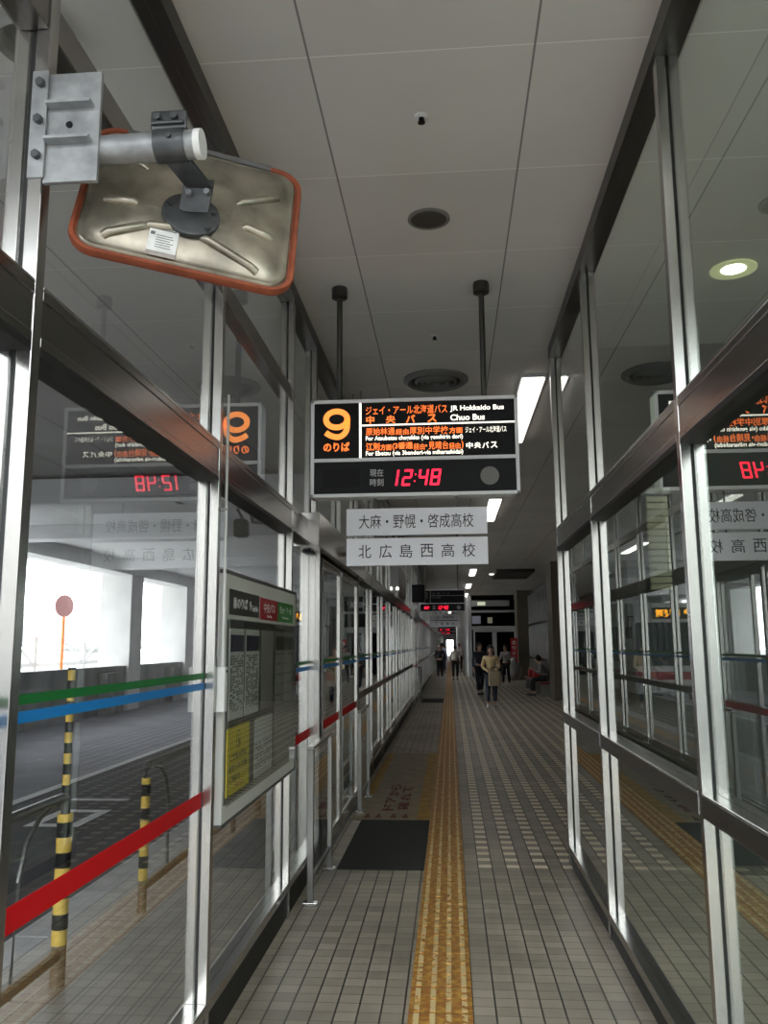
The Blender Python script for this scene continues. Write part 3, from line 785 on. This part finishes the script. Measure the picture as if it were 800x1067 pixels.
# hub, bent arm, sticker
HC = FR @ Matrix.Translation((0, -.075, .004))
k = MB(); k.lathe((0, 0, 0), [(.080, .038), (.080, .047), (.072, .050), (.01, .050)], 32)
k.build('hub_plate', 'galv_dark', e, True, HC)
k = MB()
def strap(k, a, b, w, t):
    a = Vector(a); b = Vector(b); d = (b - a).normalized(); s_ = Vector((1, 0, -.10)).normalized(); n2 = d.cross(s_).normalized()
    vs = []
    for p in (a, b):
        for i, j in ((-1, -1), (1, -1), (1, 1), (-1, 1)): vs.append(k.bm.verts.new(p + s_ * (i * w / 2) + n2 * (j * t / 2)))
    for f in ((0, 1, 2, 3), (7, 6, 5, 4), (0, 4, 5, 1), (1, 5, 6, 2), (2, 6, 7, 3), (3, 7, 4, 0)): k.bm.faces.new([vs[q] for q in f])
P1 = FR @ Vector((.012, -.035, .115)); P2 = FR @ Vector((.006, -.075, .060))
strap(k, (-.712, 1.945, 2.985), P1, .076, .008); strap(k, P1 + Vector((0, -.004, .02)), P2, .084, .008)
k.build('bent_arm', 'galv_dark', e)
for a, b in ((-.022, .3), (.028, .3)):
    p = P1.lerp(P2, b) + Vector((a, -.004, 0)); MB().cyl(p, p + Vector((0, -.014, 0)), .009, seg=6).build('bolt', 'galv', e)
for dx, dz in ((.062, -.06), (-.062, -.06), (.05, -.125)):
    p = FR @ Vector((dx, dz, .05)); q = FR @ Vector((dx, dz, .064)); MB().cyl(p, q, .008, seg=6).build('bolt', 'galv_dark', e)
k = MB(); k.box(-.100, -.022, -.232, -.140, .020, .037); k.build('sticker', 'paper', e, False, FR)
k = MB()
for i in range(6): k.box(-.080, -.032 - .015 * random.random(), -.172 - i * .009, -.1695 - i * .009, .037, .0374)
k.box(-.096, -.084, -.172, -.160, .037, .0375); k.box(-.094, -.030, -.150, -.146, .037, .0375)
k.build('sticker_print', 'dim_ink', e, False, FR)

# ================================================================= NOTICE BOARD (faces the corridor)
BX = -1.035
e = empty('notice_board', (BX, 4.7, .9), 'grey framed timetable board with black, red and green header plates on the left glass wall', 'notice board')
def by(b0, b1, z0, z1, x0, x1, name, m, bev=.0): return MB().box(x0, x1, b0, b1, z0, z1, bev).build(name, m, e)
by(3.83, 5.60, .905, 2.035, BX - .035, BX, 'surround', 'board_frame', .004)
MB().box(BX - .03, BX + .003, 3.822, 5.608, 2.035, 2.052).box(BX - .03, BX + .003, 3.822, 5.608, .892, .905).box(BX - .03, BX + .003, 5.60, 5.618, .892, 2.052).build('edge_trim', 'board_trim', e)
by(3.855, 5.55, .985, 1.82, BX, BX + .004, 'display_recess', 'board_trim', 0)
pl = by(3.88, 4.49, 1.845, 1.965, BX, BX + .006, 'header_plate', 'plate_black', .002)
p2 = by(4.53, 4.98, 1.84, 1.96, BX, BX + .006, 'header_plate', 'plate_red', .002)
p3 = by(4.98, 5.47, 1.84, 1.96, BX, BX + .006, 'header_plate', 'plate_green', .002)
U2 = (0, 1, 0); V2 = (0, 0, 1)
def bt(items, name, m, par, bold=.0): texts([(t, (BX + x, yy, z), U2, V2, w, h) for t, x, yy, z, w, h in items], name, m, par, bold, .0008, each=True)
bt([('番のりば', .0065, 3.94, 1.875, .28, .055), ('9', .0065, 4.27, 1.875, .03, .05), ('Track No', .0065, 4.32, 1.875, .13, .03)], 'plate_text', 'dim_text', pl)
bt([('中央バス', .0065, 4.60, 1.88, .30, .055), ('Chuo Bus', .0065, 4.68, 1.855, .13, .015)], 'plate_text', 'dim_text', p2)
bt([('ジェイ・アール', .0065, 5.04, 1.89, .36, .045), ('Hokkaido', .0065, 5.12, 1.86, .2, .015)], 'plate_text', 'dim_text', p3)
def sheet(y0, y1, z0, z1, m='paper', lines=14, head=None, red=False):
    o = by(y0, y1, z0, z1, BX + .004, BX + .007, 'poster', m)
    if head: MB().box(BX + .007, BX + .008, y0 + .01, y1 - .01, z1 - .11, z1 - .03).build('poster_heading', head, o)
    k = MB(); n = 0
    for i in range(lines):
        z = z1 - .13 - i * (z1 - z0 - .16) / lines
        yy = y0 + .015
        while yy < y1 - .04:
            l = random.uniform(.015, .05)
            if random.random() < .75: k.box(BX + .007, BX + .0078, yy, min(yy + l, y1 - .015), z - .006, z + .003); n += 1
            yy += l + .012
    if n: k.build('poster_print', 'dim_print' if 'dim_print' in M else 'ink', o)
    return o
M['dim_print'] = mat('grey print', (.16, .16, .155), .6)
sheet(3.89, 4.165, 1.355, 1.78, lines=22, head='navy'); sheet(4.20, 4.50, 1.355, 1.78, lines=22, head='navy')
sheet(4.56, 4.86, 1.355, 1.78, lines=0, m='board_grey'); sheet(4.93, 5.49, 1.02, 1.78, lines=10, m='board_grey', head='plate_black')
sheet(4.43, 4.86, 1.015, 1.315, lines=8)
yo = by(3.875, 4.31, 1.015, 1.318, BX + .004, BX + .007, 'poster', 'poster_yellow')
yo['label'] = 'yellow poster'
bt([('ご来所の際は', .0072, 3.93, 1.165, .32, .03), ('新型ウイルス対策', .0072, 3.92, 1.115, .34, .032), ('ご協力', .0072, 3.92, 1.07, .2, .03)], 'poster_lettering', 'ink', yo, .02)
bt([('中央バス', .0072, 4.03, 1.035, .16, .02)], 'poster_footer', 'redpanel', yo, .01)
k = MB(); k.cyl((BX + .0068, 4.09, 1.255), (BX + .0076, 4.09, 1.255), .042, seg=28); k.build('poster_emblem', 'ink', yo)
k = MB(); k.cyl((BX + .0068, 4.09, 1.255), (BX + .0080, 4.09, 1.255), .036, seg=28); k.build('poster_emblem_disc', 'poster_yellow', yo)
k = MB(); k.sphere((BX + .008, 4.09, 1.272), .008, (.1, 1, 1)); k.box(BX + .0076, BX + .0084, 4.075, 4.10, 1.24, 1.262); k.box(BX + .0076, BX + .0084, 4.09, 4.12, 1.228, 1.245); k.build('poster_emblem_figure', 'ink', yo)
# cover glass
MB().box(BX + .012, BX + .016, 3.85, 5.555, .98, 1.825).build('cover_glass', 'glass', e)

# switch box with a thin conduit
e = empty('switch_box', (-1.03, 3.80, 1.4), 'slim pale switch box with a thin white conduit rising on the second left post', 'switch box')
MB().box(-1.05, -1.012, 3.755, 3.80, 1.405, 1.605, .004).build('box', 'white', e)
MB().cyl((-1.0115, 3.778, 1.585), (-1.009, 3.778, 1.585), .006, seg=12).build('screw', 'black', e)
MB().cyl((-1.03, 3.775, 1.60), (-1.03, 3.775, 2.88), .0065, seg=10).build('conduit', 'white', e)
MB().box(-1.05, -1.02, 3.768, 3.782, 2.32, 2.332).build('clip', 'steel_dull', e)

# small wall lamps / cameras near the door headers
def cctv(x, y, z, label, s=1):
    e = empty('dome_camera', (x, y, z), label, 'camera')
    MB().lathe((x, y, z), [(.05 * s, 0), (.055 * s, -.02 * s), (.055 * s, -.05 * s), (.045 * s, -.055 * s)], 20).build('base', 'grey_frame', e, True)
    MB().sphere((x, y, z - .055 * s), .042 * s).build('dome', 'black_gloss', e, True)
    return e
def wire_lamp(y, z, label):
    e = empty('hanging_camera', (-1.35, y, z), label, 'camera')
    MB().tube([(-1.35, y, z + .13), (-1.38, y, z + .18), (-1.35, y, z + .25), (-1.30, y, z + .2), (-1.28, y, z + .1), (-1.18, y, z + .09)], .012).build('cable', 'hose', e, True)
    MB().box(-1.40, -1.31, y - .05, y + .05, z, z + .12, .02).build('body', 'black', e)
wire_lamp(5.35, 2.40, 'small black camera with a looped cable seen through the glass above the notice board')
e = empty('dome_camera', (-.86, 8.4, 2.62), 'small dark dome camera left of the white destination plates', 'camera')
MB().cyl((-.98, 8.4, 2.66), (-.86, 8.4, 2.66), .012).build('arm', 'grey_frame', e)
MB().lathe((-.86, 8.4, 2.68), [(.055, 0), (.06, -.02), (.06, -.05), (.05, -.055)], 20).build('base', 'grey_frame', e, True)
MB().sphere((-.86, 8.4, 2.625), .045).build('dome', 'black_gloss', e, True)

# second door's bulkhead sign box
e = empty('bulkhead_box', (-1.2, 17, 2.7), 'reddish reflecting steel box projecting from the left wall behind the white plates', 'steel box')
MB().box(-1.62, -1.0, 16.7, 19.2, 2.72, 3.3, .01).build('casing', 'steel_dull', e)
MB().sphere((-1.03, 16.66, 2.80), .032).build('indicator', 'lamp', e, True)
k = MB()
for i in range(12): k.box(-1.30, -1.02, 16.75 + i * .2, 16.85 + i * .2, 2.64, 2.719)
k.build('louvre', 'steel', e)

# ================================================================= DOOR GUARDS
def guard(y0, y1, label, top=1.0):
    x = -.955
    e = empty('guard_fence', (x, (y0 + y1) / 2, 0), label, 'guard fence', 'guard fences beside the sliding doors')
    for yy in (y0, y1):
        p = MB().box(x - .02, x + .02, yy - .022, yy + .022, .02, top, .003).build('post', 'steel_dull', e)
        MB().box(x - .05, x + .05, yy - .03, yy + .03, 0, .022, .004).build('foot', 'steel', p)
    MB().box(x - .024, x + .024, y0 - .03, y1 + .03, top, top + .022, .004).build('top_rail', 'steel', e)
    MB().box(x - .004, x + .004, y0 + .022, y1 - .022, .18, top - .01).build('clear_panel', 'glass', e)
    MB().box(x - .012, x + .012, y0 + .022, y1 - .022, .15, .18).build('bottom_rail', 'steel_dull', e)
    return e
guard(5.80, 6.68, 'nearer steel guard fence standing on flat feet before the black mat')
guard(8.88, 9.75, 'farther steel guard fence standing beyond the black mat')
guard(26.1, 27.0, 'distant guard fence by the second door')
for yy, z in ((7.02, .10), (7.28, .10)):
    pass
# mats
tag(MB().box(-.90, -.232, 6.69, 8.50, 0, .008, .002).build('door_mat', 'mat_dark'), 'near black rubber mat in front of the sliding door', 'mat')
tag(MB().box(-.90, -.232, 25.1, 26.9, 0, .008, .002).build('door_mat', 'mat_dark'), 'distant dark mat far down the corridor', 'mat')
e = empty('floor_notice', (-.62, 11, 0), 'worn tan floor sheet with yellow borders and red lettering behind the black mat', 'floor sign')
MB().box(-1.0, -.232, 8.51, 13.6, 0, .003).build('sheet', 'tan_sheet', e)
MB().box(-.36, -.233, 8.52, 13.6, .003, .0045).box(-1.0, -.90, 9.9, 13.5, .003, .0045).build('border', 'yellow_worn', e)
it = []
for i, c in enumerate('ドアから'): it.append((c, (-.62, 8.98 + i * .42, .004), (0, 1, 0), (-1, 0, 0), .36, .12))
for i, c in enumerate('離れて'): it.append((c, (-.47, 9.05 + i * .5, .004), (0, 1, 0), (-1, 0, 0), .42, .12))
texts(it, 'lettering', 'red_worn', e, .03, .0015, each=True)
k = MB()
for xx in (-.86, -.75, -.60, -.48):
    v = [k.bm.verts.new(p) for p in ((xx - .035, 8.62, .003), (xx + .035, 8.62, .003), (xx, 8.86, .003), (xx - .035, 8.62, .005), (xx + .035, 8.62, .005), (xx, 8.86, .005))]
    k.bm.faces.new(v[:3]); k.bm.faces.new(v[3:]); 
    for a, b in ((0, 1), (1, 2), (2, 0)): k.bm.faces.new((v[a], v[b], v[b + 3], v[a + 3]))
k.build('arrow_marks', 'red_worn', e)

# ================================================================= BUS SIDE THINGS
def banded(x, y, z0, z1, r, name, parent, first='yellow', band=.068):
    a = MB(); b = MB(); z = z0; c = 0
    while z < z1 - 1e-4:
        t = min(z + band, z1); (a if (c % 2 == 0) else b).cyl((x, y, z), (x, y, t), r + .001 * (c % 2), seg=18); z = t; c += 1
    a.build(name, first, parent, True); b.build(name + '_band', 'black' if first == 'yellow' else 'yellow', parent, True)
def handrail(y0, y1, label, stripe=True, x=-2.02, pr=.03):
    """post at y0, horizontal rail towards y1, hoop and low kick rail"""
    s = 1 if y1 > y0 else -1
    e = empty('handrail', (x, y0, 0), label, 'handrail', 'handrails along the bus side pavement')
    if stripe:
        MB().cyl((x, y0, 0), (x, y0, .2), pr - .001, seg=18).build('post_foot', 'rail_brown', e, True)
        banded(x, y0, .2, .84, pr, 'post', e, band=.075)
    else:
        MB().cyl((x, y0, 0), (x, y0, .84), .03, seg=18).build('post', 'rail_brown', e, True)
    MB().tube([(x, y0, .84), (x, y0, .90), (x, y0 + s * .012, .918), (x, y0 + s * .04, .925), (x, y1 - s * .04, .925), (x, y1 - s * .01, .918), (x, y1, .90), (x, y1, 0)], .024, 14).build('top_rail', 'rail_steel', e, True)
    MB().tube([(x, y0 + s * .12, .90), (x, y0 + s * .28, .87), (x, y0 + s * .40, .78), (x, y0 + s * .46, .62), (x, y0 + s * .48, .12)], .012, 10).build('hoop', 'rail_steel', e, True)
    MB().box(x - .02, x + .02, min(y0, y1) + .02, max(y0, y1) - .02, .13, .19, .006).build('kick_rail', 'rail_brown', e)
    return e
handrail(4.41, 2.2, 'near handrail with a thick black and yellow banded post outside the left glass', pr=.039)
handrail(5.59, 7.9, 'second handrail with a black and yellow banded post behind the red stripe')
handrail(8.9, 11.2, 'third handrail seen below the notice board', False)
handrail(12.2, 15, 'fourth handrail farther along the pavement', False)
# yellow foot and tall pole
e = empty('banded_pole', (-2.18, 4.75, 0), 'tall thin black and yellow banded pole beside the near handrail post', 'pole')
banded(-2.18, 4.75, .0, 1.58, .021, 'pole', e, band=.058)
MB().lathe((-2.18, 4.75, 0), [(.05, 0), (.05, .008), (.022, .012)], 18).build('foot', 'steel_dull', e, True)

# outside: bridge rail, mirror, roof
e = empty('bridge_railing', (-12, 24, 0), 'white arched bridge railing beyond the parapet', 'railing')
k = MB(); X_ = -12.0
for i in range(5):
    yb = 17 + i * 3.3
    k.box(X_ - .06, X_ + .06, yb - .07, yb + .07, .3, 1.98)
k.build('post', 'railwhite', e)
k = MB()
for i in range(4):
    yb = 17 + i * 3.3
    k.tube([(X_, yb + .07 + 3.16 * t, 1.2 + .62 * math.sin(math.pi * t)) for t in [j / 12 for j in range(13)]], .045, 8)
k.build('arch', 'railwhite', e)
MB().box(X_ - .05, X_ + .05, 16, 32, 1.12, 1.24).box(X_ - .04, X_ + .04, 16, 32, .5, .58).build('rail', 'railwhite', e)
mx, my = -11.3, 23.9
e = empty('traffic_mirror', (mx, my, -.2), 'distant round mirror on an orange post seen through the left glass', 'mirror')
MB().cyl((mx, my, -.2), (mx, my, 2.75), .045, seg=12).build('post', 'pole_orange', e, True)
k = MB(); k.lathe((0, 0, 0), [(.30, -.05), (.33, -.02), (.33, .02), (.2, .07), (.01, .09)], 24)
k.build('mirror_head', mat('pale red mirror housing', (.45, .2, .2), .5), e, True, Matrix.Translation((mx, my, 2.88)) @ Matrix.Rotation(math.radians(90), 4, 'X') @ Matrix.Rotation(math.radians(65), 4, 'Y'))
e = empty('low_building', (-30, 60, 0), 'low building with a sloping grey roof in the bright distance', 'building')
k = MB(); k.box(-33, -26, 58.5, 69.5, -.2, 1.5); k.build('wall', 'outground', e)
k = MB(); k.prism([(-34, 1.9), (-25.6, 1.45), (-25.6, 1.7), (-34, 4.3)], 58, 70); k.build('roof', 'roofgrey', e)

# bus
def bus(x, y, label):
    e = empty('bus', (x, y, -.13), label, 'bus')
    W = 1.2; G = -.13; Lb = 9.5
    k = MB(); k.box(x - W, x + W, y, y + Lb, G + .32, G + 3.0, .12); k.build('body', 'bus_white', e, True)
    MB().box(x - W - .01, x + W + .01, y - .012, y + Lb, G + .75, G + .98).build('waist_band', 'bus_red', e)
    MB().box(x - W + .10, x + W - .10, y - .03, y + .02, G + 1.15, G + 2.42, .02).build('windscreen', 'busglass', e)
    MB().box(x - .62, x + .62, y - .03, y + .01, G + 2.52, G + 2.86, .01).build('sign_box', 'black', e)
    texts([('9', (x - .5, y - .031, G + 2.57), (1, 0, 0), (0, 0, 1), .2, .24), ('新札幌駅', (x - .2, y - .031, G + 2.57), (1, 0, 0), (0, 0, 1), .72, .24)], 'led_text', 'led_amber', e, .06, .004)
    for s in (-1, 1):
        MB().cyl((x + s * .88, y - .015, G + .62), (x + s * .88, y + .02, G + .62), .085, seg=20).build('headlight', 'headlamp', e)
        MB().tube([(x + s * 1.1, y + .1, G + 2.6), (x + s * 1.35, y - .2, G + 2.6), (x + s * 1.38, y - .25, G + 2.3)], .02).build('mirror_arm', 'black', e, True)
        MB().box(x + s * 1.38 - .09, x + s * 1.38 + .09, y - .3, y - .24, G + 1.95, G + 2.3, .02).build('side_mirror', 'black', e)
        for yy in (y + 1.9, y + 6.9):
            MB().cyl((x + s * (W - .28), yy, G + .46), (x + s * (W + .005), yy, G + .46), .46, seg=28).build('wheel', 'tyre', e)
        for j in range(5): MB().box(x + s * W - .01, x + s * W + .01, y + 1.2 + j * 1.6, y + 2.65 + j * 1.6, G + 1.25, G + 2.35).build('side_window', 'busglass', e)
    MB().box(x - .5, x + .5, y - .02, y + .01, G + .42, G + .56).build('number_plate', 'led_wh' if False else 'white', e)
    return e
bus(-4.75, 25.6, 'white bus with an amber display waiting in the lane, glimpsed left of the door post')

# ================================================================= WAITING ROOM AND HALL THINGS
e = empty('slatted_blind', (1.72, 6.9, 2.1), 'narrow cream slatted blind behind the second right glass bay', 'blind')
for i in range(14): MB().box(1.62, 1.79, 6.88, 6.91, 2.12 + i * .055, 2.165 + i * .055, .004).build('slat', 'cream', e)
MB().box(1.60, 1.81, 6.86, 6.95, 2.90, 2.95, .005).build('head_rail', 'white', e)

# bench with red seat
e = empty('bench', (3.0, 29, 0), 'dark red waiting bench on grey legs beside the brown wall', 'bench')
MB().box(2.85, 3.35, 27.6, 33.4, .40, .46, .01).build('seat', 'benchred', e)
for yy in (27.7, 29.4, 31.1, 33.0): MB().box(2.88, 3.32, yy, yy + .12, 0, .40).build('leg', 'ventgrey', e)
for (x, y, s, lb) in ((3.05, 32.4, .28, 'red bag on the far end of the bench'), (3.1, 31.2, .24, 'smaller red bag resting mid bench')):
    e = empty('bag', (x, y, .46), lb, 'bag')
    MB().box(x - s / 2, x + s / 2, y - s / 2, y + s / 2, .46, .46 + s, .04).build('body', 'redpanel', e, True)
    MB().tube([(x - s / 3, y, .45 + s), (x - s / 4, y, .55 + s), (x + s / 4, y, .55 + s), (x + s / 3, y, .45 + s)], .012, 8).build('handle', 'benchred', e, True)
e = empty('banner', (2.95, 39.9, 0), 'tall red banner standing against the brown pillar', 'banner')
MB().box(2.82, 3.14, 39.95, 40.0, .70, 1.95, .004).build('panel', 'redpanel', e)
texts([(c, (2.89, 39.949, 1.65 - i * .24), (1, 0, 0), (0, 0, 1), .16, .18) for i, c in enumerate('のりば案')], 'lettering', 'white', e, .02, each=True)
MB().box(2.80, 3.12, 39.9, 40.1, 0, .05).cyl((2.98, 40.03, .05), (2.98, 40.03, 1.9), .02).build('stand', 'ventgrey', e)
e = empty('rubbish_bag', (2.85, 38.9, 0), 'pale knotted rubbish bag in a stand below the red banner', 'rubbish bag')
MB().sphere((2.85, 38.9, .46), .42, (.85, .8, 1.05), 20).sphere((2.85, 38.9, .95), .14, (1, 1, .9)).build('bag', mat('pale plastic bag', (.28, .26, .25), .4), e, True)
# wall lamp bar over facade doors and papers
e = empty('exit_sign', (1.35, FY - .08, 3.36), 'long lit sign bar over the white facade doors', 'sign')
MB().box(1.15, 3.1, FY - .12, FY - .055, 3.62, 3.92, .01).build('casing', 'facade', e)
MB().box(1.45, 1.85, FY - .125, FY - .12, 3.68, 3.84).build('lit_panel', mat('lit sign panel', (.8, .85, .6), .5, 0, .5, (.8, .9, .6)), e)
tag(MB().box(1.95, 2.2, FY - .07, FY - .055, 2.75, 3.05, .003).build('paper_notice', 'cream'), 'small pale paper notice over the facade doors', 'notice')
tag(MB().box(1.15, 1.6, FY - .07, FY - .055, 2.72, 3.12, .003).build('paper_notice', 'lilac'), 'bluish white notice at the left top of the facade doors', 'notice')
tag(MB().box(1.6, 2.9, 28.5, 31.6, CZ - .12, CZ, .02).build('ceiling_unit', 'beige'), 'dark square air unit on the hall ceiling', 'ceiling unit')

# ================================================================= PEOPLE
def skin_chain(name, verts, edges, m, parent, sub=1, smooth=True):
    """verts = [(x,y,z,r)] ; grown with a Skin modifier, then frozen into a mesh"""
    me = bpy.data.meshes.new(name)
    me.from_pydata([v[:3] for v in verts], edges, [])
    o = bpy.data.objects.new(name, me); col.objects.link(o)
    sk = o.modifiers.new('s', 'SKIN'); sk.use_smooth_shade = True
    d = me.skin_vertices[0].data
    for i, v in enumerate(verts):
        r = v[3]; d[i].radius = (r, r) if not isinstance(r, tuple) else r
        d[i].use_root = (i == 0)
    ss = o.modifiers.new('u', 'SUBSURF'); ss.levels = sub; ss.render_levels = sub
    bpy.context.view_layer.update()
    m2 = bpy.data.meshes.new_from_object(o.evaluated_get(bpy.context.evaluated_depsgraph_get()))
    o.modifiers.clear(); o.data = m2; bpy.data.meshes.remove(me)
    m2.materials.clear(); m2.materials.append(m)
    for p in m2.polygons: p.use_smooth = True
    o.parent = parent
    return o
def person(x, y, H, face, label, top, bottom, arms='down', stride=.0, hairlen='short', sit=False, extras=None, shoes=(.05, .05, .05), sleeves=True):
    """face = heading in degrees, 0 looks towards the camera (-Y)"""
    e = empty('person', (x, y, 0), label, 'person')
    e.rotation_euler = (0, 0, math.radians(face)); s = H / 1.68
    e.scale = (s, s, s)
    seat = .46
    if not sit:
        P = [(0, 0, .93, .115), (0, 0, 1.06, .105), (0, -.005, 1.22, .125), (0, 0, 1.36, .125), (0, 0, 1.44, .06), (0, -.012, 1.50, .052), (0, -.02, 1.57, .082), (0, -.02, 1.64, .066)]
        hip = [(-.09, 0, .88), (.09, 0, .88)]
        kn = [(-.10, -stride * .5 - .01, .49), (.10, stride * .35 - .01, .49)]
        an = [(-.10, -stride + .01, .09), (.10, stride + .03, .09)]
    else:
        P = [(0, 0, .58, .12), (0, -.03, .72, .11), (0, -.09, .88, .125), (0, -.15, 1.00, .12), (0, -.19, 1.07, .06), (0, -.23, 1.12, .052), (0, -.26, 1.18, .082), (0, -.28, 1.24, .066)]
        hip = [(-.10, -.04, .56), (.10, -.04, .56)]
        kn = [(-.11, -.44, .52), (.11, -.44, .50)]
        an = [(-.11, -.46, .09), (.11, -.40, .09)]
    sh = P[3]
    V = list(P); E = [(i, i + 1) for i in range(7)]
    def add(p, frm): V.append(p); E.append((frm, len(V) - 1)); return len(V) - 1
    armpts = []
    for i, sd in enumerate((-1, 1)):
        a = (sd * .175, sh[1], sh[2] + .015, .05)
        if arms == 'down': el = (sd * .225, sh[1] + .02, sh[2] - .27, .038); wr = (sd * .235, sh[1] - .05, sh[2] - .51, .026)
        elif arms == 'front': el = (sd * .235, sh[1] - .02, sh[2] - .25, .038); wr = (sd * .07, sh[1] - .24, sh[2] - .36, .026)
        elif arms == 'phone': el = (sd * .22, sh[1] - .06, sh[2] - .26, .038); wr = (sd * .08, sh[1] - .27, sh[2] - .14, .026)
        n = add(a, 3); n = add(el, n); n = add(wr, n)
        dv = (Vector(wr[:3]) - Vector(el[:3])).normalized()
        palm = Vector(wr[:3]) + dv * .07
        n2 = add((*palm, (.034, .018)), n)
        armpts.append((a, el, wr))
        side = dv.cross(Vector((0, 1, 0))); side = side.normalized() if side.length > .2 else Vector((1, 0, 0))
        for q in range(4):
            f0 = palm + side * (-.024 + .016 * q) + dv * .02
            a1 = add((*(f0 + dv * .018), .0075), n2); add((*(f0 + dv * (.05 - .004 * abs(q - 1.5)) + Vector((0, -.012, -.004))), .006), a1)
        th = Vector(wr[:3]) + dv * .03 - side * .03 * sd
        a1 = add((*th, .009), n); add((*(th + dv * .035 - side * .012 * sd), .0075), a1)
    for i in range(2):
        n = add((*hip[i], .088), 0); n = add((*kn[i], .058), n); n = add((*an[i], .038), n)
        add((an[i][0], an[i][1] - .12, .035, .034), n)
    M_skin = M['skin']
    skin_chain('body', V, E, M_skin, e)
    # head detail
    hx, hy, hz = P[6][:3]; hz += .02
    k = MB(); k.sphere((hx, hy + .0, hz), .098, (.83, 1.0, 1.16), 20)
    hd = k.build('head', 'skin', None, True); hd.parent = e
    k = MB(); k.sphere((hx, hy - .098, hz - .012), .016, (.7, 1, 1.2)); k.sphere((hx - .082, hy + .005, hz - .005), .02, (.35, .8, 1.3)); k.sphere((hx + .082, hy + .005, hz - .005), .02, (.35, .8, 1.3))
    q = k.build('nose_and_ears', 'skin', None, True); q.parent = e
    k = MB(); k.sphere((hx - .032, hy - .086, hz + .008), .011, (1.1, .5, .6)); k.sphere((hx + .032, hy - .086, hz + .008), .011, (1.1, .5, .6))
    q = k.build('eyes', 'hair', None, True); q.parent = e
    k = MB(); k.sphere((hx, hy - .086, hz - .052), .02, (1.1, .4, .3)); q = k.build('mouth', mat('lips', (.35, .12, .1), .5), None, True); q.parent = e
    k = MB(); k.sphere((hx, hy + .022, hz + .028), .108, (.92, 1.0, 1.12), 20)
    if hairlen == 'long':
        k.sphere((hx, hy + .06, hz - .10), .10, (1.05, .62, 1.5), 18)
        k.sphere((hx - .08, hy - .0, hz - .09), .04, (.8, 1.2, 2.6)); k.sphere((hx + .08, hy - .0, hz - .09), .04, (.8, 1.2, 2.6))
    q = k.build('hair', 'hair', None, True); q.parent = e
    # clothes
    mt = mat('top cloth', top, .85); mb_ = mat('trouser cloth', bottom, .85); ms = mat('shoe', shoes, .6)
    TV = [(P[1][0], P[1][1], P[1][2] - .10, .135), (P[1][0], P[1][1], P[1][2] + .03, .128), (P[2][0], P[2][1], P[2][2], .145), (P[3][0], P[3][1], P[3][2] - .01, .14), (P[4][0], P[4][1], P[4][2] - .03, .075)]
    TE = [(0, 1), (1, 2), (2, 3), (3, 4)]
    for a, el, wr in armpts:
        TV.append((a[0], a[1], a[2], .068)); i = len(TV) - 1; TE.append((3, i))
        TV.append((el[0], el[1], el[2], .056)); TE.append((i, i + 1))
        if sleeves:
            TV.append((*(Vector(el[:3]).lerp(Vector(wr[:3]), .85)), .042)); TE.append((i + 1, i + 2))
    skin_chain('top', TV, TE, mt, e)
    BV = [(0, P[0][1], P[0][2] + .03, .132)]; BE = []
    for i in range(2):
        BV.append((*hip[i], .105)); n = len(BV) - 1; BE.append((0, n))
        BV.append((*kn[i], .075)); BE.append((n, n + 1))
        BV.append((an[i][0], an[i][1], an[i][2] + .04, .058)); BE.append((n + 1, n + 2))
    skin_chain('trousers', BV, BE, mb_, e)
    for i in range(2):
        k = MB(); k.sphere((an[i][0], an[i][1] - .06, .045), .05, (.95, 2.5, .9), 14)
        k.box(an[i][0] - .048, an[i][0] + .048, an[i][1] - .17, an[i][1] + .06, 0, .022, .008)
        q = k.build('shoe', ms, None, True); q.parent = e
    return e
pw = person(1.09, 23.3, 1.62, 0, 'woman in a pale yellow top and jeans walking towards the camera', (.66, .50, .27), (.03, .04, .06), 'front', .07, 'long', shoes=(.6, .6, .6))
person(.98, 29.0, 1.70, 20, 'person in dark clothes and cap directly behind the woman in yellow', (.05, .06, .075), (.02, .025, .04), 'down', .12)
person(2.25, 35.0, 1.62, -25, 'person in a white top and black trousers near the white doors', (.42, .42, .42), (.012, .012, .014), 'phone', .1, shoes=(.6, .6, .6))
person(-.52, 41.5, 1.66, 0, 'woman in black with long hair standing left of the tactile strip', (.015, .015, .018), (.012, .012, .014), 'front', .05, 'long', shoes=(.5, .5, .5))
person(.22, 41.0, 1.60, 180, 'person in a cream top and black trousers on the tactile strip', (.50, .46, .38), (.012, .012, .014), 'down', .08, 'short')
person(-.45, 50.0, 1.72, 180, 'man in a pale blue shirt farther away on the strip', (.45, .5, .62), (.02, .025, .06), 'down', .06)
person(.55, 52.0, 1.68, 0, 'distant person in a white top and black trousers by the corridor wall', (.5, .48, .46), (.012, .012, .014), 'down', .06)
person(-.55, 53.0, 1.70, 180, 'distant dark figure behind the woman in black', (.02, .02, .022), (.02, .02, .022), 'down', .05)
person(3.12, 28.4, 1.66, 90 + 180, 'person in a grey top sitting bowed on the red bench', (.24, .24, .23), (.012, .012, .014), 'phone', 0, 'short', True)
# tote bag held by the woman in yellow
e = empty('tote_bag', (1.13, 22.98, .62), 'tan tote bag held in front of the woman in yellow', 'bag')
MB().box(1.00, 1.34, 22.90, 23.02, .58, .98, .035).build('bag_body', mat('tan cloth', (.34, .28, .19), .85), e, True)
MB().tube([(1.07, 22.96, .97), (1.08, 22.97, 1.05), (1.17, 22.98, 1.08), (1.26, 22.97, 1.05), (1.27, 22.96, .97)], .012, 8).build('handle', 'beige', e, True)
